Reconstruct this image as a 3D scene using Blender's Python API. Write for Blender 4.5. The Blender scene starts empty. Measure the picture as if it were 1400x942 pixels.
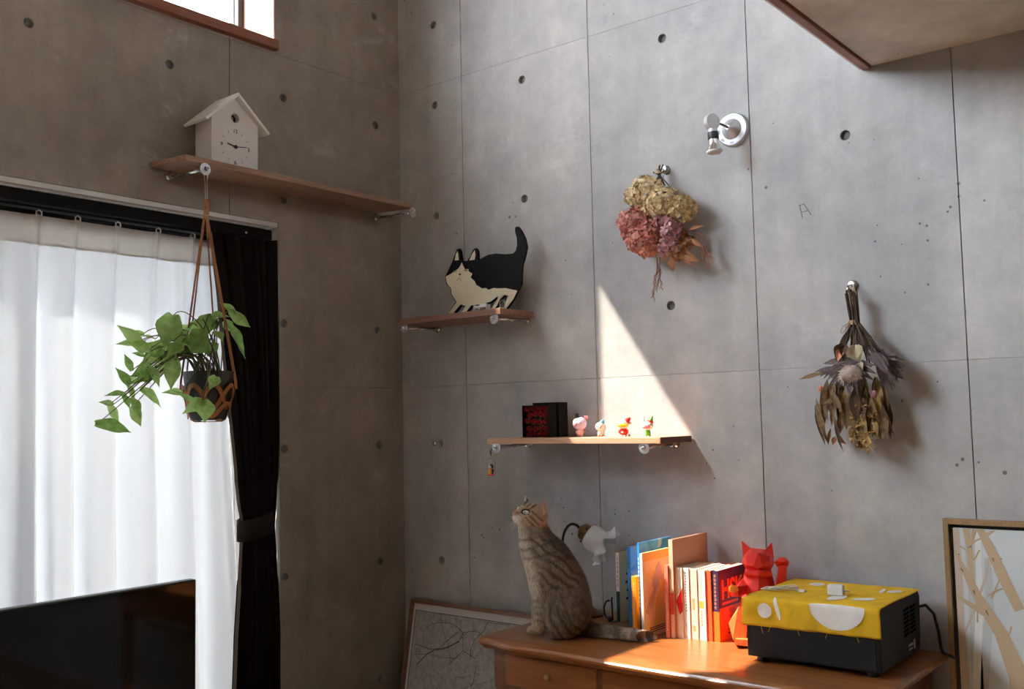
import bpy, bmesh, math, random
import numpy as np
from mathutils import Vector, Matrix, noise

scene = bpy.context.scene
COL = scene.collection
PI = math.pi

# ------------------------------------------------------------------ camera
FPX, IMW, IMH = 1350.9, 1400.0, 942.0
CAM = np.array([2.857, -2.8395, 1.4])
_yaw, _pitch, _roll = -0.6777, 0.0749, -0.021
_f = np.array([math.sin(_yaw) * math.cos(_pitch), math.cos(_yaw) * math.cos(_pitch), math.sin(_pitch)])
_r = np.array([math.cos(_yaw), -math.sin(_yaw), 0.0])
_u = np.cross(_r, _f)
RT = _r * math.cos(_roll) + _u * math.sin(_roll)
UP = -_r * math.sin(_roll) + _u * math.cos(_roll)
FW = _f
cam_data = bpy.data.cameras.new('camera')
cam_data.sensor_width = 36.0
cam_data.lens = 36.0 * FPX / IMW
cam_data.clip_start = 0.05
cam = bpy.data.objects.new('camera', cam_data)
COL.objects.link(cam)
m = Matrix.Identity(4)
for i in range(3):
    m[i][0], m[i][1], m[i][2], m[i][3] = RT[i], UP[i], -FW[i], CAM[i]
cam.matrix_world = m
scene.camera = cam

def ray(u, v):
    return RT * (u - 700) / FPX + UP * (471 - v) / FPX + FW
def on_y(u, v, y=0.0):
    d = ray(u, v); t = (y - CAM[1]) / d[1]; return Vector(CAM + t * d)
def on_x(u, v, x=0.0):
    d = ray(u, v); t = (x - CAM[0]) / d[0]; return Vector(CAM + t * d)
def on_z(u, v, z):
    d = ray(u, v); t = (z - CAM[2]) / d[2]; return Vector(CAM + t * d)

# ------------------------------------------------------------------ light
scene.view_settings.view_transform = 'Standard'
scene.view_settings.look = 'None'
scene.view_settings.gamma = 1.0
scene.view_settings.use_curve_mapping = False
scene.view_settings.exposure = EXPOSURE = 1.55
scene.cycles.use_denoising = True
scene.cycles.max_bounces = 10
scene.cycles.diffuse_bounces = 5
scene.cycles.transparent_max_bounces = 12
scene.cycles.sample_clamp_indirect = 6.0
scene.cycles.caustics_reflective = False
scene.cycles.caustics_refractive = False

world = bpy.data.worlds.new('sky'); scene.world = world
world.use_nodes = True
bg = world.node_tree.nodes['Background']
bg.inputs[0].default_value = (0.87, 0.93, 1.0, 1)
bg.inputs[1].default_value = 16.0

SUN_DIR = Vector((1.0, 0.658, -1.55)).normalized()
sd = bpy.data.lights.new('sun', 'SUN'); sd.energy = 18.0; sd.angle = math.radians(0.53); sd.color = (1.0, 0.95, 0.86)
so = bpy.data.objects.new('sun', sd); COL.objects.link(so)
so.rotation_euler = SUN_DIR.to_track_quat('-Z', 'Y').to_euler()
so.location = (-6, -4, 9)

# ------------------------------------------------------------------ helpers
class MB:
    """collects shapes into one mesh"""
    def __init__(s): s.v = []; s.f = []; s.mi = []
    def add(s, vs, fs, M=None, mi=0):
        o = len(s.v)
        for p in vs:
            p = Vector(p)
            s.v.append(tuple(M @ p) if M is not None else tuple(p))
        for q in fs:
            s.f.append([o + i for i in q]); s.mi.append(mi)
        return s
    def box(s, a, b, M=None, mi=0):
        x0, x1 = sorted((a[0], b[0])); y0, y1 = sorted((a[1], b[1])); z0, z1 = sorted((a[2], b[2]))
        vs = [(x0,y0,z0),(x1,y0,z0),(x1,y1,z0),(x0,y1,z0),(x0,y0,z1),(x1,y0,z1),(x1,y1,z1),(x0,y1,z1)]
        return s.add(vs, [(0,3,2,1),(4,5,6,7),(0,1,5,4),(1,2,6,5),(2,3,7,6),(3,0,4,7)], M, mi)
    def tube(s, pts, r, seg=8, cap=True, mi=0, M=None, flat=1.0):
        pts = [Vector(p) for p in pts]; n = len(pts)
        rs = list(r) if isinstance(r, (list, tuple)) else [r] * n
        vs = []; fs = []
        t0 = (pts[1] - pts[0]).normalized()
        nrm = t0.orthogonal().normalized()
        for i, p in enumerate(pts):
            t = (pts[min(i + 1, n - 1)] - pts[max(i - 1, 0)])
            t = t.normalized() if t.length > 1e-9 else t0
            nrm = (nrm - t * nrm.dot(t))
            nrm = nrm.normalized() if nrm.length > 1e-6 else t.orthogonal().normalized()
            b = t.cross(nrm)
            for k in range(seg):
                a = 2 * PI * k / seg
                vs.append(p + nrm * (math.cos(a) * rs[i]) + b * (math.sin(a) * rs[i] * flat))
        for i in range(n - 1):
            for k in range(seg):
                fs.append((i*seg+k, i*seg+(k+1)%seg, (i+1)*seg+(k+1)%seg, (i+1)*seg+k))
        if cap:
            fs.append(tuple(range(seg))[::-1]); fs.append(tuple((n-1)*seg + k for k in range(seg)))
        return s.add(vs, fs, M, mi)
    def lathe(s, prof, seg=24, M=None, mi=0, closed=False):
        """prof: (radius, height) about +Z"""
        vs = []; fs = []; n = len(prof)
        for (r, h) in prof:
            for k in range(seg):
                a = 2 * PI * k / seg
                vs.append((r * math.cos(a), r * math.sin(a), h))
        for i in range(n - 1):
            for k in range(seg):
                fs.append((i*seg+k, i*seg+(k+1)%seg, (i+1)*seg+(k+1)%seg, (i+1)*seg+k))
        if prof[0][0] > 1e-6: fs.append(tuple(range(seg))[::-1])
        if prof[-1][0] > 1e-6 and not closed: fs.append(tuple((n-1)*seg + k for k in range(seg)))
        return s.add(vs, fs, M, mi)
    def ball(s, c, r, seg=16, rings=10, M=None, mi=0):
        r = r if isinstance(r, (tuple, list)) else (r, r, r)
        vs = [(0, 0, -1)]; fs = []
        for i in range(1, rings):
            t = PI * i / rings - PI / 2
            for k in range(seg):
                a = 2 * PI * k / seg
                vs.append((math.cos(t)*math.cos(a), math.cos(t)*math.sin(a), math.sin(t)))
        vs.append((0, 0, 1)); top = len(vs) - 1
        for k in range(seg):
            fs.append((0, 1+(k+1)%seg, 1+k)); fs.append((top, top-seg+k, top-seg+(k+1)%seg))
        for i in range(rings - 2):
            for k in range(seg):
                a = 1+i*seg+k; b = 1+i*seg+(k+1)%seg
                fs.append((a, b, b+seg, a+seg))
        L = Matrix.Translation(Vector(c)) @ Matrix.Diagonal((r[0], r[1], r[2], 1))
        return s.add(vs, fs, (M @ L) if M is not None else L, mi)
    def prism(s, poly, d0, d1, M=None, mi=0):
        """poly in local XZ, extruded along local Y from d0 to d1"""
        n = len(poly)
        vs = [(x, d0, z) for x, z in poly] + [(x, d1, z) for x, z in poly]
        fs = [tuple(range(n)), tuple(range(2*n-1, n-1, -1))]
        for i in range(n):
            j = (i + 1) % n
            fs.append((i, i + n, j + n, j))
        return s.add(vs, fs, M, mi)
    def build(s, name, mats, parent=None, smooth=False, bevel=0.0, sub=0, auto=None, seg=2, M=None, recalc=True):
        me = bpy.data.meshes.new(name)
        vs = s.v
        if M is not None: vs = [tuple(M @ Vector(p)) for p in vs]
        me.from_pydata(vs, [], s.f)
        mats = mats if isinstance(mats, (list, tuple)) else [mats]
        for mm in mats: me.materials.append(mm)
        if len(mats) > 1:
            for p, i in zip(me.polygons, s.mi): p.material_index = i
        me.update()
        if recalc:
            bm = bmesh.new(); bm.from_mesh(me)
            bmesh.ops.recalc_face_normals(bm, faces=bm.faces); bm.to_mesh(me); bm.free()
        ob = bpy.data.objects.new(name, me); COL.objects.link(ob)
        if parent is not None: ob.parent = parent
        if smooth or auto:
            for p in me.polygons: p.use_smooth = True
            if auto and hasattr(me, 'set_sharp_from_angle'): me.set_sharp_from_angle(angle=math.radians(auto))
        if bevel > 0:
            b = ob.modifiers.new('bevel', 'BEVEL'); b.width = bevel; b.segments = seg; b.limit_method = 'ANGLE'; b.angle_limit = math.radians(40)
            b.harden_normals = False
        if sub > 0:
            q = ob.modifiers.new('sub', 'SUBSURF'); q.levels = sub; q.render_levels = sub
        return ob

def T(x, y, z): return Matrix.Translation(Vector((x, y, z)))
def RZ(a): return Matrix.Rotation(a, 4, 'Z')
def RX(a): return Matrix.Rotation(a, 4, 'X')
def RY(a): return Matrix.Rotation(a, 4, 'Y')
def SC(x, y, z): return Matrix.Diagonal((x, y, z, 1))
def aim(p, d):
    """matrix taking +Z to direction d at p"""
    return Matrix.Translation(Vector(p)) @ Vector(d).to_track_quat('Z', 'Y').to_matrix().to_4x4()

def tag(o, label=None, cat=None, group=None, kind=None):
    if label: o['label'] = label
    if cat: o['category'] = cat
    if group: o['group'] = group
    if kind: o['kind'] = kind
    return o
def thing(name, label, cat, loc=(0, 0, 0), rz=0.0, group=None):
    o = bpy.data.objects.new(name, None); COL.objects.link(o)
    o.empty_display_size = 0.05
    o.location = loc; o.rotation_euler = (0, 0, rz)
    return tag(o, label, cat, group)
def copy_part(src, parent, M=None, name=None):
    c = src.copy(); COL.objects.link(c); c.parent = parent
    if M is not None: c.matrix_basis = M
    return c

# ------------------------------------------------------------------ materials
def nt(mat): return mat.node_tree.nodes, mat.node_tree.links
def mat(name, col, rough=0.6, metal=0.0, spec=0.5, noise_amt=0.0, noise_scale=20.0, bump=0.0, bump_scale=60.0, trans=0.0, coat=0.0, sheen=0.0, coord='Object', stretch=(1,1,1), alpha=1.0):
    m = bpy.data.materials.new(name); m.use_nodes = True
    n, l = nt(m); b = n['Principled BSDF']
    c = (*col, 1) if len(col) == 3 else col
    b.inputs['Base Color'].default_value = c
    b.inputs['Roughness'].default_value = rough
    b.inputs['Metallic'].default_value = metal
    b.inputs['Specular IOR Level'].default_value = spec
    b.inputs['Transmission Weight'].default_value = trans
    b.inputs['Coat Weight'].default_value = coat
    b.inputs['Sheen Weight'].default_value = sheen
    b.inputs['Alpha'].default_value = alpha
    if noise_amt or bump:
        tc = n.new('ShaderNodeTexCoord'); mp = n.new('ShaderNodeMapping'); mp.inputs['Scale'].default_value = stretch
        l.new(tc.outputs[coord], mp.inputs[0])
    if noise_amt:
        nz = n.new('ShaderNodeTexNoise'); nz.inputs['Scale'].default_value = noise_scale; nz.inputs['Detail'].default_value = 5
        l.new(mp.outputs[0], nz.inputs['Vector'])
        rmp = n.new('ShaderNodeMapRange'); rmp.inputs[1].default_value = 0.3; rmp.inputs[2].default_value = 0.7
        rmp.inputs[3].default_value = 1 - noise_amt; rmp.inputs[4].default_value = 1 + noise_amt
        l.new(nz.outputs[0], rmp.inputs[0])
        mx = n.new('ShaderNodeMix'); mx.data_type = 'RGBA'; mx.blend_type = 'MULTIPLY'; mx.inputs[0].default_value = 1
        mx.inputs[6].default_value = c; l.new(rmp.outputs[0], mx.inputs[7]); l.new(mx.outputs[2], b.inputs['Base Color'])
    if bump:
        nb = n.new('ShaderNodeTexNoise'); nb.inputs['Scale'].default_value = bump_scale; nb.inputs['Detail'].default_value = 4
        l.new(mp.outputs[0], nb.inputs['Vector'])
        bp = n.new('ShaderNodeBump'); bp.inputs['Strength'].default_value = bump; bp.inputs['Distance'].default_value = 0.01
        l.new(nb.outputs[0], bp.inputs['Height']); l.new(bp.outputs[0], b.inputs['Normal'])
    return m

def ramp(n, stops):
    r = n.new('ShaderNodeValToRGB'); e = r.color_ramp.elements
    while len(e) < len(stops): e.new(0.5)
    for x, (p, c) in zip(e, stops): x.position = p; x.color = (*c, 1)
    return r

def wood(name, c0, c1, axis='X', scale=6.0, rough=0.45, stretch=12.0, coat=0.0, bump=0.1):
    m = bpy.data.materials.new(name); m.use_nodes = True
    n, l = nt(m); b = n['Principled BSDF']; b.inputs['Roughness'].default_value = rough; b.inputs['Coat Weight'].default_value = coat
    b.inputs['Coat Roughness'].default_value = 0.15
    tc = n.new('ShaderNodeTexCoord'); mp = n.new('ShaderNodeMapping')
    s = {'X': (1, stretch, stretch), 'Y': (stretch, 1, stretch), 'Z': (stretch, stretch, 1)}[axis]
    mp.inputs['Scale'].default_value = s
    l.new(tc.outputs['Object'], mp.inputs[0])
    nz = n.new('ShaderNodeTexNoise'); nz.inputs['Scale'].default_value = scale; nz.inputs['Detail'].default_value = 7; nz.inputs['Roughness'].default_value = 0.62; nz.inputs['Distortion'].default_value = 0.5
    l.new(mp.outputs[0], nz.inputs['Vector'])
    r = ramp(n, [(0.3, c0), (0.7, c1)]); l.new(nz.outputs[0], r.inputs[0]); l.new(r.outputs[0], b.inputs['Base Color'])
    bp = n.new('ShaderNodeBump'); bp.inputs['Strength'].default_value = bump; bp.inputs['Distance'].default_value = 0.004
    l.new(nz.outputs[0], bp.inputs['Height']); l.new(bp.outputs[0], b.inputs['Normal'])
    return m

def concrete(name, base, warm, pit=1.0):
    m = bpy.data.materials.new(name); m.use_nodes = True
    n, l = nt(m); b = n['Principled BSDF']; b.inputs['Roughness'].default_value = 0.62; b.inputs['Specular IOR Level'].default_value = 0.35
    g = n.new('ShaderNodeNewGeometry'); oi = n.new('ShaderNodeObjectInfo')
    def nse(scale, det=6, rough=0.6, st=(1, 1, 1), dist=0.0):
        mp = n.new('ShaderNodeMapping'); mp.inputs['Scale'].default_value = st; l.new(g.outputs['Position'], mp.inputs[0])
        t = n.new('ShaderNodeTexNoise'); t.inputs['Scale'].default_value = scale; t.inputs['Detail'].default_value = det; t.inputs['Roughness'].default_value = rough; t.inputs['Distortion'].default_value = dist
        l.new(mp.outputs[0], t.inputs['Vector']); return t
    def mr(sock, a, c, lo, hi):
        q = n.new('ShaderNodeMapRange'); q.inputs[1].default_value = a; q.inputs[2].default_value = c; q.inputs[3].default_value = lo; q.inputs[4].default_value = hi
        l.new(sock, q.inputs[0]); return q.outputs[0]
    def mul(a, c):
        q = n.new('ShaderNodeMath'); q.operation = 'MULTIPLY'; l.new(a, q.inputs[0])
        if isinstance(c, (int, float)): q.inputs[1].default_value = c
        else: l.new(c, q.inputs[1])
        return q.outputs[0]
    big = nse(1.6, 6, 0.62, dist=0.3); mid = nse(9, 7, 0.7); streak = nse(2.2, 5, 0.6, (5, 5, 0.5)); fine = nse(70, 3, 0.6)
    val = mul(mul(mr(big.outputs[0], .3, .7, .80, 1.18), mr(mid.outputs[0], .3, .7, .88, 1.12)), mul(mr(streak.outputs[0], .3, .7, .92, 1.08), mr(fine.outputs[0], .3, .7, .97, 1.03)))
    val = mul(val, mr(oi.outputs['Random'], 0, 1, .95, 1.05))
    # small air pits, thicker in some places
    vo = n.new('ShaderNodeTexVoronoi'); vo.inputs['Scale'].default_value = 26; vo.inputs['Randomness'].default_value = 1; l.new(g.outputs['Position'], vo.inputs['Vector'])
    clump = nse(2.7, 3, .5)
    thr = mr(clump.outputs[0], .44, .66, .0, .17 * pit)
    wn = n.new('ShaderNodeTexWhiteNoise'); wn.noise_dimensions = '3D'; l.new(vo.outputs['Position'], wn.inputs['Vector'])
    thr2 = mul(thr, wn.outputs['Value'])
    cmp = n.new('ShaderNodeMath'); cmp.operation = 'LESS_THAN'; l.new(vo.outputs['Distance'], cmp.inputs[0]); l.new(thr2, cmp.inputs[1])
    pitv = mr(cmp.outputs[0], 0, 1, 1, .35)
    val = mul(val, pitv)
    # pale bloom
    bloom = nse(3.3, 8, .72, (1, 1, 1.6), .6)
    tint = n.new('ShaderNodeMix'); tint.data_type = 'RGBA'; tint.inputs[6].default_value = (*base, 1); tint.inputs[7].default_value = (*warm, 1)
    l.new(mr(big.outputs[0], .35, .65, 0, 1), tint.inputs[0])
    t2 = n.new('ShaderNodeMix'); t2.data_type = 'RGBA'; t2.inputs[7].default_value = (.60, .60, .61, 1)
    l.new(tint.outputs[2], t2.inputs[6]); l.new(mr(bloom.outputs[0], .58, .78, 0, .55), t2.inputs[0])
    mx = n.new('ShaderNodeMix'); mx.data_type = 'RGBA'; mx.blend_type = 'MULTIPLY'; mx.inputs[0].default_value = 1
    l.new(t2.outputs[2], mx.inputs[6]); l.new(val, mx.inputs[7]); l.new(mx.outputs[2], b.inputs['Base Color'])
    hsum = n.new('ShaderNodeMath'); hsum.operation = 'ADD'; l.new(mul(mid.outputs[0], .6), hsum.inputs[0]); l.new(mul(pitv, .5), hsum.inputs[1])
    bp = n.new('ShaderNodeBump'); bp.inputs['Strength'].default_value = .22; bp.inputs['Distance'].default_value = .004
    l.new(hsum.outputs[0], bp.inputs['Height']); l.new(bp.outputs[0], b.inputs['Normal'])
    return m

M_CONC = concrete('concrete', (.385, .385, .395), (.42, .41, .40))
M_CONC_L = concrete('concrete_bounce_tint', (.27, .228, .188), (.30, .255, .21), pit=.5)  # same concrete, tinted and darkened to paint in warm bounce light and shade
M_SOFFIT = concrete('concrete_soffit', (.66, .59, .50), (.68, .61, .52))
M_PLUG = mat('hole_mortar', (.17, .165, .16), .9, noise_amt=.25, noise_scale=90)
M_CHROME = mat('chrome', (.78, .78, .80), .18, 1.0)
M_STEEL = mat('brushed_steel', (.55, .55, .57), .38, 1.0)
M_BLACK = mat('black_plastic', (.012, .012, .013), .45)
M_WHITE = mat('white_paint', (.80, .79, .77), .5)
M_FLOOR = wood('floor_oak', (.22, .14, .09), (.30, .20, .13), 'Y', 5, .4)
M_FAR = concrete('plaster_far', (.25, .18, .12), (.27, .20, .135))
M_REDWOOD = wood('red_wood', (.20, .060, .030), (.30, .10, .05), 'Y', 6, .4)
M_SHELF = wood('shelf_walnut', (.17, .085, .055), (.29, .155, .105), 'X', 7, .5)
M_SHELF_END = wood('shelf_end_grain', (.075, .035, .025), (.13, .06, .04), 'Z', 14, .6)
M_SHELF_Y = wood('shelf_walnut_long', (.21, .115, .072), (.38, .225, .15), 'Y', 7, .5)
# ------------------------------------------------------------------ the room
M_ALU = mat('bronze_aluminium', (.05, .045, .042), .4, .6)
Z_H = [0.0, 0.322, 1.533, 2.744, 3.955, 4.6]
ROW0 = 1.309

def slab_cells(us, zs, holes, openings, depth, gapu=.0015, gapz=.0005):
    """one panel (u0,u1,z0,z1 = us, zs) as a mesh in the (u, depth, z) frame: front at d=0, sides to d=depth, round tie holes cut"""
    u0, u1 = us; z0, z1 = zs
    u0 += gapu; u1 -= gapu; z0 += gapz; z1 -= gapz
    R, C = .0155, .0185
    U = {u0, u1}; Z = {z0, z1}; hs = []
    for (hu, hz) in holes:
        if u0 + C < hu < u1 - C and z0 + C < hz < z1 - C and not any(a < hu < b and c < hz < d for a, b, c, d in openings):
            hs.append((hu, hz)); U |= {hu - C, hu + C}; Z |= {hz - C, hz + C}
    for a, b, c, d in openings:
        for q in (a, b):
            if u0 < q < u1: U.add(q)
        for q in (c, d):
            if z0 < q < z1: Z.add(q)
    U = sorted(U); Z = sorted(Z)
    mb = MB()
    cell = {}
    for i in range(len(U) - 1):
        for j in range(len(Z) - 1):
            mu, mz = (U[i] + U[i+1]) / 2, (Z[j] + Z[j+1]) / 2
            if any(a < mu < b and c < mz < d for a, b, c, d in openings): continue
            cell[i, j] = None
            for h in hs:
                if abs(mu - h[0]) < 1e-6 and abs(mz - h[1]) < 1e-6: cell[i, j] = h
    for (i, j), h in cell.items():
        a, b, c, d = U[i], U[i+1], Z[j], Z[j+1]
        if h is None:
            mb.add([(a, 0, c), (b, 0, c), (b, 0, d), (a, 0, d)], [(0, 1, 2, 3)])
        else:
            n = 16; out = []; inn = []
            for k in range(n):
                t = 2 * PI * k / n; ct, st = math.cos(t), math.sin(t); q = max(abs(ct), abs(st))
                out.append((h[0] + C * ct / q, 0, h[1] + C * st / q)); inn.append((h[0] + R * ct, 0, h[1] + R * st))
            back = [(x, depth, z) for x, _, z in inn]
            mb.add(out + inn + back, [(k, (k+1) % n, n + (k+1) % n, n + k) for k in range(n)] + [(n + k, n + (k+1) % n, 2*n + (k+1) % n, 2*n + k) for k in range(n)])
        for (di, dj, p, q) in ((-1, 0, (a, d), (a, c)), (1, 0, (b, c), (b, d)), (0, -1, (a, c), (b, c)), (0, 1, (b, d), (a, d))):
            if (i + di, j + dj) not in cell:
                mb.add([(p[0], 0, p[1]), (q[0], 0, q[1]), (q[0], depth, q[1]), (p[0], depth, p[1])], [(0, 1, 2, 3)])
    return mb, hs

def plug_mesh():
    mb = MB(); n = 14
    prof = [(.0155, .0), (.0150, .006), (.0125, .009), (0, .0105)]
    mb.lathe([(r, h) for r, h in prof], n)
    return mb

TD = .022    # depth of a tie hole
def panelled_wall(wall, to_world, cols, rows, holes, openings, matl, inv=False):
    plug0 = None
    for a, b in zip(cols[:-1], cols[1:]):
        for c, d in zip(rows[:-1], rows[1:]):
            if any(oa <= a and b <= ob and oc <= c and d <= od for oa, ob, oc, od in openings): continue
            mb, hs = slab_cells((a, b), (c, d), holes, openings, TD)
            if not mb.v: continue
            # weld and orient
            vs = [to_world(*p) for p in mb.v]
            mb.v = vs
            o = mb.build('concrete_panel', matl, wall)
            bm = bmesh.new(); bm.from_mesh(o.data); bmesh.ops.remove_doubles(bm, verts=bm.verts, dist=1e-5)
            bm.to_mesh(o.data); bm.free()
            for (hu, hz) in hs:
                p = to_world(hu, TD, hz); q = to_world(hu, 0, hz)
                M = aim(p, Vector(q) - Vector(p))
                if plug0 is None:
                    plug0 = plug_mesh().build('tie_hole', M_PLUG, wall, smooth=True); plug0.matrix_basis = M
                else: copy_part(plug0, wall, M)

# back wall (plane y = 0)
mb = MB(); mb.box((-.25, TD, -.1), (5.4, .25, 4.6))
wall_back = tag(mb.build('wall_back', M_CONC), kind='structure')
JX = [0.0] + [.344 + .6005 * n for n in range(9)]
JX[-1] = 5.15
rows_z = [ROW0 + .45 * j for j in (-2, -1, 0, 1, 2, 3)] + [2.99, 3.45]
holes_b = [(x, z) for x in [.1994, .6452] + [.6452 + .599 * k for k in range(1, 8)] for z in rows_z]
panelled_wall(wall_back, lambda u, d, z: (u, d, z), JX, Z_H, holes_b, [], M_CONC)

# left wall (plane x = 0), u runs along -y
W1 = (.616, 2.42, .06, 2.122)          # the curtained window
W2 = (.632, 2.05, 2.785, 3.735)        # the high window
W3 = (2.25, 5.2, 2.785, 4.45)          # tall glazing of the void, further along
mb = MB(); WT = .25
def lw(u0, u1, z0, z1): mb.box((-WT, -u0, z0), (-TD, -u1, z1))
lw(-.0, .616, -.1, 4.6); lw(.616, 2.42, -.1, .06); lw(.616, 2.42, 2.122, 2.785); lw(.616, .632, 2.785, 4.6)
lw(.632, 2.05, 3.735, 4.6); lw(2.42, 5.6, -.1, 2.785); lw(2.05, 2.25, 2.785, 4.6); lw(2.25, 5.2, 4.45, 4.6); lw(5.2, 5.6, 2.785, 4.6)
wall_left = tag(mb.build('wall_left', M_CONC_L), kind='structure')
holes_l = [(u, z) for u in (.1375, .596, 1.059, 1.52, 1.98, 2.44, 2.9) for z in (.409, .859, 1.309, 1.759, 2.211, 2.588, 3.04, 3.5) if not (u > 1.5 and 2 < z < 2.5)]
UL = [0.0, .8275, 1.7275, 2.6275, 3.5275, 4.4275, 5.4]
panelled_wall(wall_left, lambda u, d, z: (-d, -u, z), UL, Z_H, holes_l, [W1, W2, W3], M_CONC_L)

# the rest of the shell
mb = MB(); mb.box((-.25, -5.65, -.12), (5.4, .25, 0)); tag(mb.build('floor', M_FLOOR), kind='structure')
mb = MB(); mb.box((5.15, -5.4, 0), (5.4, 0, 4.6)); tag(mb.build('wall_right', M_FAR), kind='structure')
mb = MB(); mb.box((-.25, -5.65, 0), (5.4, -5.4, 4.6)); tag(mb.build('wall_front', M_FAR), kind='structure')
mb = MB(); mb.box((-.25, -5.65, 4.6), (5.4, .25, 4.8)); tag(mb.build('ceiling', M_FAR), kind='structure')
# upper floor slab over the camera side of the room, open void to its left
mb = MB(); mb.box((1.930, -5.4, 2.396), (5.15, 0, 2.62))
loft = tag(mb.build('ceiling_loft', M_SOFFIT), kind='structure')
mb = MB(); mb.box((1.904, -5.4, 2.387), (1.927, -.0005, 2.66))
tag(mb.build('trim_1', wood('trim_brown', (.26, .085, .035), (.36, .13, .06), 'Y', 6, .35), bevel=.002), kind='structure')
mb = MB(); mb.box((1.894, -5.4, 2.393), (1.904, -.0005, 2.66))  # white strip paints the lit side face of the brown trim
tag(mb.build('trim_lit_face', M_WHITE), kind='structure')

# unseen added blockers: overhang cuts sun on tall glazing, box shades the curtain top
mb = MB(); mb.box((-.85, -5.65, 4.6), (-.25, -2.50, 4.75)); tag(mb.build('sun_blocker', M_WHITE), kind='structure')
mb = MB(); mb.box((-.41, -2.5, 2.20), (-.25, -.55, 2.46)); tag(mb.build('curtain_sun_blocker', M_ALU), kind='structure')
# unseen wall added outside to cut low sky light on the curtain
mb = MB(); mb.box((-2.35, -9, -.3), (-2.2, 4, 2.55)); tag(mb.build('sky_blocker', mat('sky_blocker_grey', (.42, .41, .39), .9, noise_amt=.1, noise_scale=4)), kind='structure')
# ground outside
mb = MB(); mb.box((-14, -16, -.5), (-.25, 12, -.3)); tag(mb.build('ground', mat('ground_gravel', (.36, .35, .33), .9, noise_amt=.2, noise_scale=8)), kind='structure')

# curtained window: frame, sashes and glass at the outer side of the reveal
M_GLASS = bpy.data.materials.new('clear_glass'); M_GLASS.use_nodes = True
def thin_glass(m, tint, gloss=.06):
    n, l = nt(m); n.remove(n['Principled BSDF']); out = n['Material Output']
    t = n.new('ShaderNodeBsdfTransparent'); t.inputs[0].default_value = (*tint, 1)
    gl = n.new('ShaderNodeBsdfGlossy'); gl.inputs['Roughness'].default_value = .02
    mx = n.new('ShaderNodeMixShader'); mx.inputs[0].default_value = gloss
    l.new(t.outputs[0], mx.inputs[1]); l.new(gl.outputs[0], mx.inputs[2]); l.new(mx.outputs[0], out.inputs[0])
thin_glass(M_GLASS, (.93, .95, .96))
M_GLASS2 = bpy.data.materials.new('grey_tinted_glass'); M_GLASS2.use_nodes = True
thin_glass(M_GLASS2, (.62, .60, .58))

def window(name, W, xin, bars, glass, fw=.045):
    u0, u1, z0, z1 = W
    e = bpy.data.objects.new(name, None); COL.objects.link(e); tag(e, kind='structure')
    x0, x1 = xin
    for a, b, c, d in ((u0, u0 + fw, z0, z1), (u1 - fw, u1, z0, z1), (u0 + fw, u1 - fw, z0, z0 + fw), (u0 + fw, u1 - fw, z1 - fw, z1)):
        q = MB(); q.box((x0, -a, c), (x1, -b, d)); q.build('window_frame', M_ALU, e)
    us = [u0 + fw] + bars + [u1 - fw]
    for i, (a, b) in enumerate(zip(us[:-1], us[1:])):
        if i:
            q = MB(); q.box((x0 + .01, -(a - .022), z0 + fw), (x1 - .005, -(a + .022), z1 - fw)); q.build('sash_stile', M_ALU, e)
        q = MB(); g0 = a + (.022 if i else 0); g1 = b - (.022 if i < len(us) - 2 else 0)
        q.box(((x0 + x1) / 2 - .003, -g0, z0 + fw), ((x0 + x1) / 2 + .003, -g1, z1 - fw)); q.build('glass_pane', glass, e)
    return e
window('window_1', W1, (-.235, -.175), [1.52], M_GLASS)
w2 = window('window_2', W2, (-.23, -.18), [1.78], M_GLASS2, .03)
window('window_3', W3, (-.235, -.175), [3.0, 3.75, 4.5], M_GLASS)
# wooden sill board and white reveal of the high window
mb = MB(); mb.box((-.18, -.634, 2.752), (.028, -2.05, 2.787)); mb.build('sill_board', M_REDWOOD, w2, bevel=.002)
mb = MB(); mb.box((-.18, -.632, 2.787), (-.002, -.637, 3.735)); mb.build('jamb_lining', mat('jamb_paint', (.80, .70, .66), .5), w2)
# pale aluminium head of the curtained window
mb = MB(); mb.box((-.17, -.62, 2.106), (-.004, -2.42, 2.1215)); mb.build('head_lining', mat('pale_aluminium', (.62, .61, .58), .45, .3), bpy.data.objects['window_1'])
for k in range(2):
    mb = MB(); mb.box((-.028 - .03 * k, -.66, 2.097), (-.016 - .03 * k, -2.42, 2.106)); mb.build('track_lip', mat('track_grey', (.35, .34, .32), .4, .6), bpy.data.objects['window_1'])
def S(r, g, b):
    """sRGB 0-255 to linear"""
    return tuple(((c / 255) / 12.92 if c / 255 <= .04045 else ((c / 255 + .055) / 1.055) ** 2.4) for c in (r, g, b))

# ------------------------------------------------------------------ curtains
M_SHEER = bpy.data.materials.new('sheer_voile'); M_SHEER.use_nodes = True
n, l = nt(M_SHEER); n.remove(n['Principled BSDF'])
df = n.new('ShaderNodeBsdfDiffuse'); df.inputs[0].default_value = (.70, .70, .71, 1)
tl = n.new('ShaderNodeBsdfTranslucent'); tl.inputs[0].default_value = (.70, .71, .73, 1)
tp = n.new('ShaderNodeBsdfTransparent'); tp.inputs[0].default_value = (1, 1, 1, 1)
m1 = n.new('ShaderNodeMixShader'); m1.inputs[0].default_value = .058
m2 = n.new('ShaderNodeMixShader'); m2.inputs[0].default_value = .005
l.new(df.outputs[0], m1.inputs[1]); l.new(tl.outputs[0], m1.inputs[2]); l.new(m1.outputs[0], m2.inputs[1]); l.new(tp.outputs[0], m2.inputs[2])
l.new(m2.outputs[0], n['Material Output'].inputs[0])
M_HEADER = bpy.data.materials.new('sheer_header_tape'); M_HEADER.use_nodes = True
n, l = nt(M_HEADER); n.remove(n['Principled BSDF'])
df = n.new('ShaderNodeBsdfDiffuse'); df.inputs[0].default_value = (.68, .655, .63, 1)
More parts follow.
